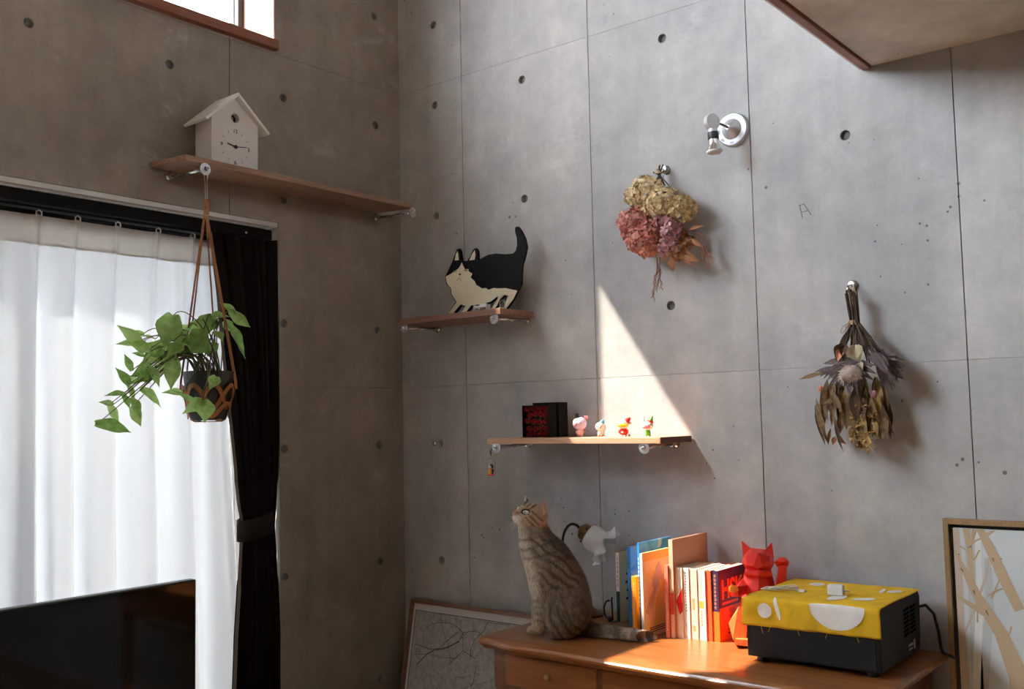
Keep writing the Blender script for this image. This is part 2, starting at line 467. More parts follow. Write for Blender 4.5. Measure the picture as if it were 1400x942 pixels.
tl = n.new('ShaderNodeBsdfTranslucent'); tl.inputs[0].default_value = (.60, .55, .50, 1)
m1 = n.new('ShaderNodeMixShader'); m1.inputs[0].default_value = .034
l.new(df.outputs[0], m1.inputs[1]); l.new(tl.outputs[0], m1.inputs[2]); l.new(m1.outputs[0], n['Material Output'].inputs[0])
M_DRAPE = mat('dark_brown_drape', (.009, .0075, .0065), .9, spec=.1)
M_DRAPE_LINING = mat('drape_edge_lining', (.10, .075, .06), .85)

def grid_mesh(fn, nu, nv, thick=0.0):
    mb = MB()
    vs = [fn(i / nu, j / nv) for j in range(nv + 1) for i in range(nu + 1)]
    fs = [(j*(nu+1)+i, j*(nu+1)+i+1, (j+1)*(nu+1)+i+1, (j+1)*(nu+1)+i) for j in range(nv) for i in range(nu)]
    mb.add(vs, fs); return mb

PLEATS = [-on_x(u, v, -.12).y for u, v in ((303, 327), (260, 318), (213, 311), (158, 303), (103, 294), (50, 287))]
while PLEATS[-1] < 2.28: PLEATS.append(PLEATS[-1] + .135)
PLEATS.append(2.413)
S0_ = PLEATS[0]
def sheer_right(z):
    return np.interp(z, [.1, .7, 1.35, 2.05], [S0_ - .10, S0_ - .075, S0_ - .035, S0_])
def sheer(z0, z1, off=0.0):
    def fn(a, b):
        z = z1 + (z0 - z1) * b
        s = a * (len(PLEATS) - 1); k = min(int(s), len(PLEATS) - 2); fr = s - k
        u = PLEATS[k] + (PLEATS[k+1] - PLEATS[k]) * fr
        top = max(0, min(1, (z - 1.9) / .15))
        low = 1 - top
        # pinch at each pleat, wide soft folds below
        pinch = math.exp(-((min(fr, 1 - fr)) / .07) ** 2)
        x = -.122 + .018 * pinch * math.exp(-abs(2.05 - z) / .35)
        d = (2.05 - z)
        fold = math.sin(2*PI*(s + .10*math.sin(d*1.1 + s))) * .024 + math.sin(2*PI*s*2.3 + d*.4 + 1.7*math.sin(s)) * .007 + .006*math.sin(2*PI*s*.37 + d*.5)
        x += fold * (1 - math.exp(-d * 3.5))
        u += low * .010 * math.sin(2*PI*s*1.1 + d * 1.5)
        du = sheer_right(z) - S0_
        u += du * math.exp(-(u - S0_) / .25)
        return (x + off, -u, z)
    return fn
SC_ = thing('sheer_curtain', 'white pleated sheer curtain glowing with daylight across the window', 'curtain', (0, 0, 0))
grid_mesh(sheer(.09, 1.965), 300, 60).build('sheer_cloth', M_SHEER, SC_, smooth=True, recalc=False)
grid_mesh(sheer(1.957, 2.047, .0015), 300, 6).build('header_tape', M_HEADER, SC_, smooth=True, recalc=False)
for u in PLEATS[1:]:
    mb = MB()
    mb.tube([(-.104, -u - .008, 2.038), (-.104, -u - .008, 2.056), (-.104, -u, 2.0605), (-.104, -u + .008, 2.056), (-.104, -u + .008, 2.044)], .0024, 6)
    mb.build('curtain_hook', M_WHITE, SC_, smooth=True)

# rail
M_RAIL = mat('rail_black', (.004, .004, .004), .7, spec=.15)
RL = thing('curtain_rail', 'black double curtain rail fixed under the window head', 'curtain rail', (0, 0, 0))
mb = MB(); mb.box((-.138, -.63, 2.064), (-.096, -2.41, 2.106)); mb.build('rear_track', M_RAIL, RL, bevel=.003)
mb = MB(); mb.box((-.055, -.63, 2.060), (-.022, -2.41, 2.0965)); mb.build('front_track', M_RAIL, RL, bevel=.003)
mb = MB(); mb.box((-.146, -.63, 2.028), (-.139, -2.41, 2.106)); mb.build('back_plate', M_RAIL, RL)
mb = MB(); mb.ball((-.019, -.745, 2.072), .006, 10, 8); mb.build('runner_end', M_CHROME, RL, smooth=True)

# dark drape gathered with a tieback
def drape_edges(z):
    L = np.interp(z, [.09, .68, .97, 1.05, 1.12, 1.35, 1.6, 1.85, 2.062], [.815, .785, .757, .745, .760, .780, .806, .834, .868])
    R = np.interp(z, [.09, .68, .97, 1.05, 1.12, 1.35, 1.85, 2.062], [.619, .620, .634, .640, .632, .620, .619, .620])
    return L, R
def drape(a, b):
    z = 2.058 + (.09 - 2.058) * b
    L, R = drape_edges(z)
    u = L + (R - L) * a
    w = (L - R)
    amp = .020 if w > .14 else .014
    ph = 2 * PI * 6.5 * a + .7 * math.sin(z * 1.7 + a * 4)
    x = -.036 + amp * math.sin(ph) + .006 * math.sin(2.3 * ph + z * 2)
    # cloth swings over itself near the leading edge
    x += .012 * math.exp(-((a) / .1) ** 2) * math.sin(z * 3)
    u += .006 * math.sin(ph * 2 + 1)
    u = max(u, .6185)
    x += .030 * max(0, (a - .9) / .1) ** 1.5
    return (x, -u, z)
DR = thing('blackout_curtain', 'dark brown blackout curtain gathered beside the window by a band', 'curtain', (0, 0, 0))
o = grid_mesh(drape, 130, 70).build('drape', M_DRAPE, DR, smooth=True, recalc=False)
def edge_strip(a, b):
    p = drape(0, b); q = drape(.012, b)
    return (p[0] - .002 + .010 * a, p[1] - .006 * (1 - a), p[2])
grid_mesh(edge_strip, 2, 60).build('leading_hem', M_DRAPE_LINING, DR, smooth=True, recalc=False)
def fold_flap(a, b):
    # loose pleat spilling over the front near the top
    z = 2.05 - .33 * b
    y = -(.845 - .06 * b - .055 * a * (1 - .35 * b))
    return (.002 + .012 * math.sin(PI * a) * (1 - .3 * b) - .010 * b, y, z + .05 * a * b)
grid_mesh(fold_flap, 10, 24).build('loose_pleat', M_DRAPE, DR, smooth=True, recalc=False)
mb = MB()
pts = []
for k in range(25):
    t = 2 * PI * k / 24
    pts.append((-.034 + .042 * math.cos(t), -.697 + .066 * math.sin(t), 1.045 + .012 * math.sin(t)))
vs = []; fs = []
for p in pts[:-1]:
    for h in (-.036, .036):
        vs.append((p[0], p[1], p[2] + h))
for k in range(24):
    a, b = 2*k, 2*((k+1) % 24); fs.append((a, b, b+1, a+1))
mb.add(vs, fs)
o = mb.build('tieback', mat('tieback_cloth', (.016, .012, .010), .8, spec=.2), DR, smooth=True)
sm = o.modifiers.new('solid', 'SOLIDIFY'); sm.thickness = .004; sm.offset = 1

# ------------------------------------------------------------------ television and its board
TVX = .40
mb = MB(); 
TV = thing('television', 'black flat screen television standing in front of the window', 'television', (TVX, -1.77, .36))
mb.box((-.03, -.55, .05), (0, .553, .611)); mb.build('casing', mat('tv_casing', (.010, .010, .011), .35), TV, bevel=.004)
mb = MB(); mb.box((.0003, -.545, .062), (.0015, .548, .606)); mb.build('screen', mat('tv_screen', (.004, .004, .0045), .06, spec=.5), TV)
mb = MB(); mb.box((-.10, -.20, 0), (.10, .20, .012)); mb.build('foot_plate', M_BLACK, TV, bevel=.003)
mb = MB(); mb.box((-.028, -.05, .010), (-.006, .05, .08)); mb.build('neck', M_BLACK, TV)
mb = MB(); mb.box((-.26, -.85, .30), (.20, .75, .36))
TB = thing('tv_board', 'low wooden board carrying the black television', 'cabinet', (TVX, -1.77, 0))
mb = MB(); mb.box((-.25, -.80, .30), (.20, .70, .36)); mb.build('top', M_SHELF_Y, TB, bevel=.004)
for y in (-.78, .65):
    mb = MB(); mb.box((-.24, y, 0), (.19, y + .03, .30)); mb.build('side_panel', M_SHELF_Y, TB, bevel=.002)
mb = MB(); mb.box((-.24, -.75, .04), (-.22, .65, .30)); mb.build('back_panel', M_SHELF_Y, TB)
# ------------------------------------------------------------------ wall shelves on rods screwed into the tie holes
def disc_rod(parent, base, out, length, drop=.0):
    """rod from the wall point `base` along unit vector `out`, chrome washer and bolt at its end, socket at the wall"""
    base = Vector(base); out = Vector(out); end = base + out * length - Vector((0, 0, drop))
    mb = MB(); mb.tube([base + out * .004, end - out * .004], .0052, 10)
    rod = mb.build('bracket_rod', M_CHROME, parent, smooth=True)
    mb = MB(); mb.lathe([(.0145, 0), (.0145, .004), (.0095, .009), (.009, .022), (0, .022)], 20, aim(base + out * .0012, out)); mb.build('wall_socket', M_CHROME, rod, auto=40)
    mb = MB(); mb.lathe([(.0185, 0), (.0195, .0012), (.0195, .003), (.0185, .0042)], 24, aim(end, out)); mb.build('end_washer', M_STEEL, rod, auto=40)
    mb = MB(); mb.lathe([(.0085, .0042), (.0085, .009), (.007, .011), (0, .011)], 6, aim(end, out)); mb.lathe([(.0042, .009), (.0042, .018), (0, .019)], 12, aim(end, out)); mb.build('end_bolt', M_CHROME, rod, auto=30)
    # side clip that grips the underside of the board
    s = out.cross(Vector((0, 0, 1))).normalized()
    mb = MB(); mb.tube([end - out * .02, end - out * .05 + Vector((0, 0, .004)), end - out * .10 + Vector((0, 0, .002))], [.0065, .0045, .0052], 8); mb.build('grip_sleeve', M_STEEL, rod, smooth=True)
    return rod

S1 = thing('wall_shelf', 'long brown wooden shelf carrying the birdhouse clock above the window', 'shelf', (0, -.64, 2.216))
mb = MB(); mb.box((.004, -.488, 0), (.202, .505, .018), T(0, 0, .0135) @ RY(math.radians(3.2))); mb.build('board', [M_SHELF_Y], S1, bevel=.0015)
for y in (-1.059, -.1375): disc_rod(S1, (0, y + .64, -.005), (1, 0, 0), .200, .0095)
S2 = thing('wall_shelf', 'short brown wooden shelf in the corner carrying the flat cat figure', 'shelf', (.42, 0, 1.764))
mb = MB(); mb.box((-.255, -.198, 0), (.262, -.004, .022)); mb.build('board', [M_SHELF], S2, bevel=.0015)
for x in (.1994, .6452): disc_rod(S2, (x - .42, 0, -.0065), (0, -1, 0), .186, .006)
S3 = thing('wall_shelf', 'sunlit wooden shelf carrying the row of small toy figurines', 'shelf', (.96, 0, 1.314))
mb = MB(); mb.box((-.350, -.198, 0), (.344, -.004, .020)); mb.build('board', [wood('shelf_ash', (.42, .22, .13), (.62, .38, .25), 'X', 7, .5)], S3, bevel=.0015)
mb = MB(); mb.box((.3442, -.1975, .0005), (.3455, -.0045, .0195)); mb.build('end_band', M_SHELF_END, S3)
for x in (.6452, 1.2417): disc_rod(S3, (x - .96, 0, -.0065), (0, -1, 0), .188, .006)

# chrome bolt left in an empty tie hole
KB = thing('wall_bolt', 'chrome bolt sticking out of a tie hole under the corner shelf', 'bolt', (.1994, -.001, 1.309))
mb = MB(); mb.lathe([(.013, 0), (.013, .003), (.008, .006), (.008, .016), (.0105, .018), (.0105, .026), (.007, .030), (0, .030)], 20, aim((0, 0, 0), (-.15, -1, 0))); mb.build('bolt_head', M_CHROME, KB, auto=40)

# ------------------------------------------------------------------ text helper
def text_mesh(txt, size, name, material, parent, M, extrude=.0004, align='CENTER', sx=1.0, bold=0.0):
    cu = bpy.data.curves.new('txt', 'FONT'); cu.body = txt; cu.size = size; cu.align_x = align; cu.align_y = 'CENTER'; cu.extrude = extrude; cu.resolution_u = 3; cu.offset = bold
    ob = bpy.data.objects.new('txt', cu); COL.objects.link(ob)
    dg = bpy.context.evaluated_depsgraph_get()
    me = bpy.data.meshes.new_from_object(ob.evaluated_get(dg))
    bpy.data.objects.remove(ob); bpy.data.curves.remove(cu)
    me.name = name; me.transform(M @ SC(sx, 1, 1))
    me.materials.clear(); me.materials.append(material)
    o = bpy.data.objects.new(name, me); COL.objects.link(o); o.parent = parent
    return o

# ------------------------------------------------------------------ birdhouse wall clock standing on the long shelf
CW = thing('birdhouse_clock', 'white birdhouse shaped cuckoo clock standing on the long shelf', 'clock', (.155, -.914, 2.2405))
M_CLK = mat('clock_white', (.66, .63, .60), .45)
M_CLKR = mat('clock_roof_white', (.76, .745, .72), .4)
M_INK = mat('clock_black', (.012, .012, .012), .5)
# local frame: +x faces the room, y along the wall
hw, eh, ah = .090, .158, .238
body = [(-hw, 0), (hw, 0), (hw, eh), (0, ah - .004), (-hw, eh)]
# body in the y-z plane with a round cuckoo hole in the front
FZ = Matrix(((0, 1, 0, 0), (1, 0, 0, 0), (0, 0, 1, 0), (0, 0, 0, 1)))   # prism xz -> yz, depth along x
def front_with_hole(mb, cy, cz, r, x):
    # fan from outline to circle
    n = 40; outl = []
    P = [Vector((a, b)) for a, b in body]
    for k in range(n):
        t = 2 * PI * k / n; d = Vector((math.cos(t), math.sin(t))); best = None
        c = Vector((cy, cz))
        for i in range(len(P)):
            a, b = P[i], P[(i+1) % len(P)]; e = b - a; den = d.x * e.y - d.y * e.x
            if abs(den) < 1e-9: continue
            w = a - c; s = (w.x * e.y - w.y * e.x) / den; q = (w.x * d.y - w.y * d.x) / den
            if s > 0 and -1e-6 <= q <= 1 + 1e-6 and (best is None or s < best): best = s
        outl.append(c + d * best)
    # snap corners
    for p in P:
        k = min(range(n), key=lambda i: (outl[i] - p).length); outl[k] = p
    vs = [(x, o.x, o.y) for o in outl] + [(x, cy + r * math.cos(2*PI*k/n), cz + r * math.sin(2*PI*k/n)) for k in range(n)] + [(x - .02, cy + r * math.cos(2*PI*k/n), cz + r * math.sin(2*PI*k/n)) for k in range(n)]
    mb.add(vs, [(k, (k+1) % n, n + (k+1) % n, n + k) for k in range(n)] + [(n+k, n+(k+1) % n, 2*n+(k+1) % n, 2*n+k) for k in range(n)])
mb = MB(); front_with_hole(mb, 0, .167, .0155, 0.0)
vs = [(0, a, b) for a, b in body] + [(-.090, a, b) for a, b in body]
mb.add(vs, [(5, 6, 7, 8, 9)] + [(i, (i+1) % 5, 5 + (i+1) % 5, 5 + i) for i in range(5)])
mb.build('body', M_CLK, CW)
mb = MB(); mb.lathe([(.0154, 0), (0, .0005)], 24, aim((-.018, 0, .167), (1, 0, 0))); mb.build('cuckoo_hole', M_INK, CW)
mb = MB(); mb.ball((-.013, -.004, .163), (.004, .006, .006), 12, 8); mb.ball((-.011, -.005, .169), .004, 10, 8); mb.build('cuckoo', mat('cuckoo_grey', (.25, .25, .25), .5), CW, smooth=True)
sl = Vector((hw + .03, -( (hw + .03) * (ah - eh) / hw)))
for s in (-1, 1):
    mb = MB(); t = .009
    nrm = Vector((s * (ah - eh), hw)).normalized() * t
    a = Vector((0, ah)); b = Vector((s * (hw + .030), ah - (hw + .030) * (ah - eh) / hw))
    poly = [(a.x, a.y), (b.x, b.y), (b.x + nrm.x, b.y + nrm.y), (0, a.y + t / (hw / math.hypot(hw, ah - eh)))]
    mb.prism(poly, -.105, .020, FZ); mb.build('roof_board', M_CLKR, CW, bevel=.001)
CY, CZ = 0, .070
for h in range(12):
    t = 2 * PI * h / 12; y = .0525 * math.sin(t); z = CZ + .0525 * math.cos(t)
    MM = Matrix(((0, 0, 1, .0006), (1, 0, 0, y), (0, 1, 0, z), (0, 0, 0, 1)))
    if h % 3 == 0: text_mesh({0: '12', 3: '3', 6: '6', 9: '9'}[h], .0185, 'dial_numeral', M_INK, CW, MM, bold=.0001)
    else:
        mb = MB(); mb.box((-.0005, -.0055, 0), (.0005, .0055, .0006), MM @ RZ(PI/2 - t + PI/2 if False else PI/2 - t) @ RZ(PI/2)); mb.build('hour_tick', M_INK, CW)
def hand(name, ang, ln, w, x, tail):
    mb = MB(); MM = Matrix(((0, 0, 1, x), (1, 0, 0, 0), (0, 1, 0, CZ), (0, 0, 0, 1)))
    R = RZ(-ang)
    mb.add([(-w, -tail, 0), (w, -tail, 0), (w * .8, ln, 0), (-w * .8, ln, 0), (-w, -tail, .001), (w, -tail, .001), (w * .8, ln, .001), (-w * .8, ln, .001)], [(0,3,2,1),(4,5,6,7),(0,1,5,4),(1,2,6,5),(2,3,7,6),(3,0,4,7)], MM @ R)
    mb.build(name, M_INK, CW)
hand('hour_hand', math.radians(282), .032, .0026, .002, .008)
hand('minute_hand', math.radians(82), .044, .0014, .0035, .010)
mb = MB(); mb.lathe([(.006, 0), (.006, .005), (0, .0055)], 16, aim((.0005, 0, CZ), (1, 0, 0))); mb.build('hand_hub', M_INK, CW)

# ------------------------------------------------------------------ flat wooden cat figure on the corner shelf
# outline traced on the zoomed photograph (px), stands in a plane a little in front of the wall
_o = (520, 290); _k = 240 / 1190
def zp(pts): return [(_o[0] + a * _k, _o[1] + b * _k) for a, b in pts]
YF = -.085
def wp(pts): return [(lambda p: (p.x, p.z))(on_y(u, v, YF)) for u, v in zp(pts)]
ZS2 = 1.7862
outline = [(441,445),(462,405),(487,350),(500,312),(515,270),(530,260),(540,275),(549,335),(560,345),(590,342),(610,308),(628,268),(645,256),(657,272),(662,340),(690,322),(730,302),(780,293),(850,298),(900,293),(918,275),(927,240),(925,190),(912,140),(914,115),(930,110),(950,135),(978,190),(990,250),(978,310),(960,370),(955,440),(952,500),(935,535),(905,600),(870,650),(858,668),(825,690),(842,640),(862,585),(845,580),(820,600),(795,650),(765,690),(735,695),(790,600),(795,585),(750,625),(700,640),(620,650),(580,705),(535,712),(572,655),(545,645),(510,690),(485,725),(437,727),(480,665),(512,622),(480,570),(475,530),(450,500),(441,470)]
P0 = wp(outline)
zmin = min(z for x, z in P0)
FC = thing('cat_cutout', 'flat wooden black and white cat figure standing on corner shelf', 'figurine', (.42, YF, ZS2))
def fl(pts): return [(x - .42, z - zmin) for x, z in wp(pts)]
def flat_poly(poly, name, matl, d0, d1):
    mb = MB(); mb.prism(poly, d0, d1)
    o = mb.build(name, matl, FC)
    bm = bmesh.new(); bm.from_mesh(o.data); bmesh.ops.triangulate(bm, faces=[f for f in bm.faces if len(f.verts) > 4]); bm.to_mesh(o.data); bm.free()
    return o
M_CREAM = mat('cream_paint', S(226, 217, 190), .6, noise_amt=.05, noise_scale=60)
M_NAVY = mat('black_navy_paint', (.012, .013, .017), .55)
flat_poly(fl(outline), 'body_board', mat('board_edge_black', (.006, .0065, .008), .7, spec=.2), 0, .012)
cream = [(445,448),(480,430),(505,412),(530,395),(545,372),(553,352),(560,372),(575,400),(600,398),(598,412),(625,430),(612,455),(640,480),(650,505),(690,530),(715,527),(735,540),(770,527),(800,530),(850,528),(880,535),(930,545),(905,598),(870,645),(858,662),(830,684),(845,640),(866,580),(845,574),(815,598),(790,648),(762,686),(740,690),(795,600),(800,580),(750,618),(700,634),(615,645),(575,700),(540,707),(578,650),(545,638),(505,685),(480,720),(442,722),(486,665),(518,622),(485,570),(480,530),(455,498),(446,470)]
flat_poly(fl(cream), 'cream_fur', M_CREAM, -.0008, -.0001)
flat_poly(fl([(505,340),(512,300),(524,275),(530,300),(533,338)]), 'inner_ear', M_CREAM, -.0008, -.0001)
flat_poly(fl([(604,340),(618,305),(640,270),(645,300),(640,335)]), 'inner_ear', M_CREAM, -.0008, -.0001)
black = [(450,440),(468,405),(492,352),(504,345),(545,345),(545,368),(530,392),(505,410),(480,427)]
M_LINE = mat('drawn_line', (.02, .02, .02), .6)
flat_poly(fl([(533,430),(545,428),(549,434),(541,441),(534,437)]), 'nose', M_LINE, -.0014, -.0009)
def stroke(pts, w, name='drawn_line'):
    q = fl(pts); mb = MB()
    for (a, b), (c, d) in zip(q[:-1], q[1:]):
        v = Vector((c - a, d - b)); nn = Vector((-v.y, v.x)).normalized() * w
        mb.prism([(a - nn.x, b - nn.y), (c - nn.x, d - nn.y), (c + nn.x, d + nn.y), (a + nn.x, b + nn.y)], -.0012, -.0009)
    return mb.build(name, M_LINE, FC)
stroke([(540,440),(538,462)], .0005, 'muzzle_line'); stroke([(515,482),(526,466),(538,462),(552,482)], .0006, 'mouth_line')
for e in ((505, 411), (580, 407)):
    stroke([(e[0]-14, e[1]+3), (e[0]-4, e[1]-4), (e[0]+8, e[1]-3), (e[0]+14, e[1]+4)], .0008, 'eye')
    flat_poly(fl([(e[0]-6,e[1]-2),(e[0]+6,e[1]-2),(e[0]+4,e[1]+8),(e[0]-4,e[1]+8)]), 'iris', mat('iris_olive', S(150, 140, 70), .5), -.0011, -.0009)

# small white things beside the cutout: a clip and a wire loop
CL = thing('clip_frame', 'small white plastic clip lying by the flat cat figure', 'clip', (.570, -.176, ZS2))
M_WPL = mat('white_plastic', (.78, .76, .75), .35)
for a, b in (((-.032, 0, .012), (.032, .004, .018)), ((-.032, .016, .012), (.032, .020, .018))):
    mb = MB(); mb.box(a, b); mb.build('rail', M_WPL, CL, bevel=.001)
for x in (-.032, -.006, .026):
    mb = MB(); mb.box((x, 0, 0), (x + .006, .020, .022)); mb.build('cross_bar', M_WPL, CL, bevel=.001)
mb = MB(); mb.box((-.004, .003, .011), (.024, .017, .026)); mb.build('block', M_WPL, CL, bevel=.002)
LP = thing('wire_loop', 'thin white wire loop with a ring behind the cutout cat leg', 'wire', (.640, -.150, ZS2))
mb = MB(); mb.tube([(.012 + .012 * math.cos(t), 0, .019 + .014 * math.sin(t)) for t in np.linspace(0, 2*PI, 17)], .0016, 6, cap=False); mb.build('ring', mat('ring_metal', (.5, .47, .4), .3, .9), LP, smooth=True)
mb = MB(); mb.tube([(-.028, 0, .0016), (-.010, 0, .004), (.004, 0, .002), (.022, 0, .006), (.034, 0, .016), (.045, 0, .024)], .0016, 6); mb.build('wire', M_WPL, LP, smooth=True)
# ------------------------------------------------------------------ hanging plant
random.seed(7)
def leaf_mesh(name, L=1.0, W=.42, fold=.25, droop=.25, matl=None, arrow=True):
    """unit leaf: base at origin, tip along +x, face up +z"""
    mb = MB(); ns = 7
    prof = [0.0, .55, .98, 1.0, .80, .50, .22, 0.0] if arrow else [0.0, .45, .8, 1.0, .92, .68, .36, 0.0]
    vs = []; rowidx = []
    for i, w in enumerate(prof):
        t = i / ns; x = t * L; z0 = -droop * t * t * L
        y = w * W * L * .5
        r = []
        for s in (-1, -.5, 0, .5, 1):
            xx = x
            if arrow and i <= 1: xx = x - .14 * L * abs(s) * (1 if i else .4)
            yy = s * (y if i or not arrow else .18 * W * L)
            vs.append((xx, yy, z0 + fold * abs(yy) * .9 + (.012 * math.sin(i * 2.1 + s * 3)) * L))
            r.append(len(vs) - 1)
        rowidx.append(r)
    fs = []
    for a, b in zip(rowidx[:-1], rowidx[1:]):
        for k in range(4): fs.append((a[k], b[k], b[k+1], a[k+1]))
    mb.add(vs, fs)
    return mb

def leaf_mat(name, c0, c1, trans=.58):
    m = bpy.data.materials.new(name); m.use_nodes = True
    n, l = nt(m); b = n['Principled BSDF']; b.inputs['Roughness'].default_value = .45
    oi = n.new('ShaderNodeObjectInfo'); tc = n.new('ShaderNodeTexCoord')
    nz = n.new('ShaderNodeTexNoise'); nz.inputs['Scale'].default_value = 5; l.new(tc.outputs['Object'], nz.inputs['Vector'])
    ad = n.new('ShaderNodeMath'); ad.operation = 'MULTIPLY_ADD'; l.new(oi.outputs['Random'], ad.inputs[0]); ad.inputs[1].default_value = .6; l.new(nz.outputs[0], ad.inputs[2])
    r = ramp(n, [(.35, c0), (1.0, c1)]); l.new(ad.outputs[0], r.inputs[0]); l.new(r.outputs[0], b.inputs['Base Color'])
    tl = n.new('ShaderNodeBsdfTranslucent'); l.new(r.outputs[0], tl.inputs[0])
    mx = n.new('ShaderNodeMixShader'); mx.inputs[0].default_value = trans
    l.new(b.outputs[0], mx.inputs[1]); l.new(tl.outputs[0], mx.inputs[2]); l.new(mx.outputs[0], n['Material Output'].inputs[0])
    return m
M_LEAF = leaf_mat('syngonium_leaf', (.15, .31, .055), (.42, .60, .20))
M_STEM = mat('plant_stem', (.12, .11, .05), .6)
PC = Vector((.20, -1.044, 1.415))      # pot base centre
PL = thing('hanging_plant', 'green arrow-leaved houseplant spilling out of a dark hanging pot', 'plant', PC)
PXM = on_x(700, 471, .2)
def plant_pt(cx, cy, dx=0.0):
    """crop pixel of the zoomed plant -> local point; dx = offset towards the room"""
    return on_x(120 + cx / 3.924, 380 + cy / 3.924, .2 + dx) - PC
leaf0 = None
LV = [  # base px, tip px, width factor, depth offset
 ((285,350),(163,255),.46,.02),((262,352),(160,348),.40,-.02),((330,385),(218,350),.62,.03),((395,380),(290,455),.65,.0),((440,385),(330,350),.6,-.03),((455,395),(425,500),.75,.03),
 ((470,445),(448,600),.60,.04),((235,497),(198,408),.45,.0),((222,572),(152,482),.48,.03),((212,570),(258,668),.35,-.01),((340,480),(228,530),.58,.03),((320,480),(392,582),.50,.05),
 ((370,500),(255,560),.5,-.02),((280,598),(408,682),.42,.02),((200,625),(92,636),.45,.02),((135,680),(62,664),.5,.04),((112,680),(168,775),.42,.0),((40,785),(250,816),.34,.02),
 ((185,628),(222,700),.6,-.02),((225,650),(290,750),.5,.03),((235,690),(286,795),.52,.01),((460,200),(405,365),.85,.05),((430,300),(530,345),.8,.0),((460,340),(590,365),.75,.06),((545,300),(655,400),.95,.06),
 ((590,230),(705,265),.75,.0),((540,265),(660,270),.6,-.03),((660,212),(760,200),.55,.02),((790,188),(712,132),.5,.03),((765,178),(876,272),.42,.02),((745,250),(832,430),.75,.04),
 ((665,290),(725,330),1.0,.05),((735,232),(780,290),.8,-.02),((690,530),(658,588),.8,.12),((615,655),(625,775),1.0,.14),((610,665),(520,720),.6,.12),((585,690),(458,598),.40,.10),
 ((505,620),(412,606),.45,.06),((440,380),(540,420),.7,.02),((485,400),(570,395),.7,-.04),((400,420),(395,530),.6,-.02),((520,300),(470,360),.7,-.02),((640,320),(560,300),.7,.0),((395,470),(340,500),.6,.02),
 ((300,300),(215,300),.5,-.03),((360,330),(300,300),.6,-.02),((380,440),(310,460),.6,.04),((300,420),(240,400),.55,.02),((470,300),(560,250),.6,-.02),((700,250),(640,200),.6,-.02),((330,560),(270,545),.5,.0),((690,350),(640,420),.7,.03),((500,350),(430,420),.7,.05),((250,560),(205,520),.5,-.01)]
protos = {}
stems = []
for i, (b, t, w, dx) in enumerate(LV):
    p = plant_pt(*b, dx); q = plant_pt(*t, dx + random.uniform(-.02, .03))
    d = q - p; L = d.length * 1.05
    key = i % 4
    if key not in protos:
        protos[key] = leaf_mesh('leaf', 1.0, .62, .30 + .12 * key, [.05, .18, -.05, .12][key]).build('leaf', M_LEAF, PL, smooth=True, recalc=False)
        o = protos[key]
    else: o = copy_part(protos[key], PL)
    x = d.normalized()
    face = Vector((1, -.55, .55 + random.uniform(-.2, .5))) + Vector((random.uniform(-.75, .75), random.uniform(-.75, .75), random.uniform(-.5, .6)))
    z = (face - x * face.dot(x)).normalized(); y = z.cross(x)
    R = Matrix((x, y, z)).transposed().to_4x4()
    o.matrix_basis = Matrix.Translation(p) @ R @ SC(L, L * w / .62 * .92, L)
    stems.append((p, x))
POT_TOP = Vector((0, 0, .150))
for i, (p, x) in enumerate(stems):
    a = random.uniform(0, 2 * PI); r0 = Vector((.035 * math.cos(a), .035 * math.sin(a), .125))
    far = (p - POT_TOP)
    hang = p.z < .03 and abs(p.y) < .06
    up = Vector((0, 0, .10 + .45 * max(0, far.length - .1))) if not hang else Vector((.09, 0, .06))
    c1 = r0 + Vector((far.x * .2, far.y * .15, 0)) + up * .9; c2 = p + Vector((0, (-.25 if not hang else 0) * far.y, .05)) + (Vector((.03, 0, .05)) if hang else Vector((0, 0, 0)))
    pts = []
    for k in range(13):
        t = k / 12; pts.append(r0 * (1-t)**3 + c1 * 3*t*(1-t)**2 + c2 * 3*t*t*(1-t) + p * t**3)
    if i % 2 == 0 or far.length > .15 or hang:
        mb = MB(); mb.tube(pts, [.0022 - .0009 * k / 12 for k in range(13)], 6); mb.build('stem', M_STEM, PL, smooth=True)

# pot with soil
FP = PL
mb = MB(); mb.lathe([(0, 0), (.050, 0), (.056, .01), (.070, .10), (.0755, .138), (.0765, .150), (.0735, .150), (.071, .136), (.0, .120)], 36); mb.build('pot_body', mat('dark_pot', (.030, .034, .033), .45, noise_amt=.2, noise_scale=12), FP, auto=50)
mb = MB(); mb.lathe([(.0705, .128), (.05, .131), (0, .133)], 24); mb.build('soil', mat('soil', (.03, .02, .012), .95, bump=.8, bump_scale=200), FP, smooth=True)

# leather hanger
HG = thing('plant_hanger', 'tan leather strap hanger holding the plant pot under the shelf', 'plant hanger', (PC.x, PC.y, PC.z))
M_LEATH = mat('tan_leather', (.30, .105, .022), .5, noise_amt=.15, noise_scale=40)
def ribbon(pts, nrms, w, th=.0022):
    mb = MB(); n_ = len(pts)
    vs = []
    for i in range(n_):
        t = (Vector(pts[min(i+1, n_-1)]) - Vector(pts[max(i-1, 0)])).normalized(); N = Vector(nrms[i]).normalized(); s = t.cross(N).normalized() * (w / 2 if not callable(w) else w(i / (n_-1)) / 2)
        p = Vector(pts[i])
        vs += [p - s, p + s, p + s + N * th, p - s + N * th]
    fs = []
    for i in range(n_ - 1):
        for k in range(4): fs.append((4*i+k, 4*i+(k+1) % 4, 4*i+4+(k+1) % 4, 4*i+4+k))
    fs += [(3, 2, 1, 0), tuple(4*(n_-1)+k for k in range(4))]
    mb.add(vs, fs); return mb
def pot_r(z): return float(np.interp(z, [0, .01, .10, .138, .150], [.050, .056, .070, .0755, .0765])) + .0015
NA = 4
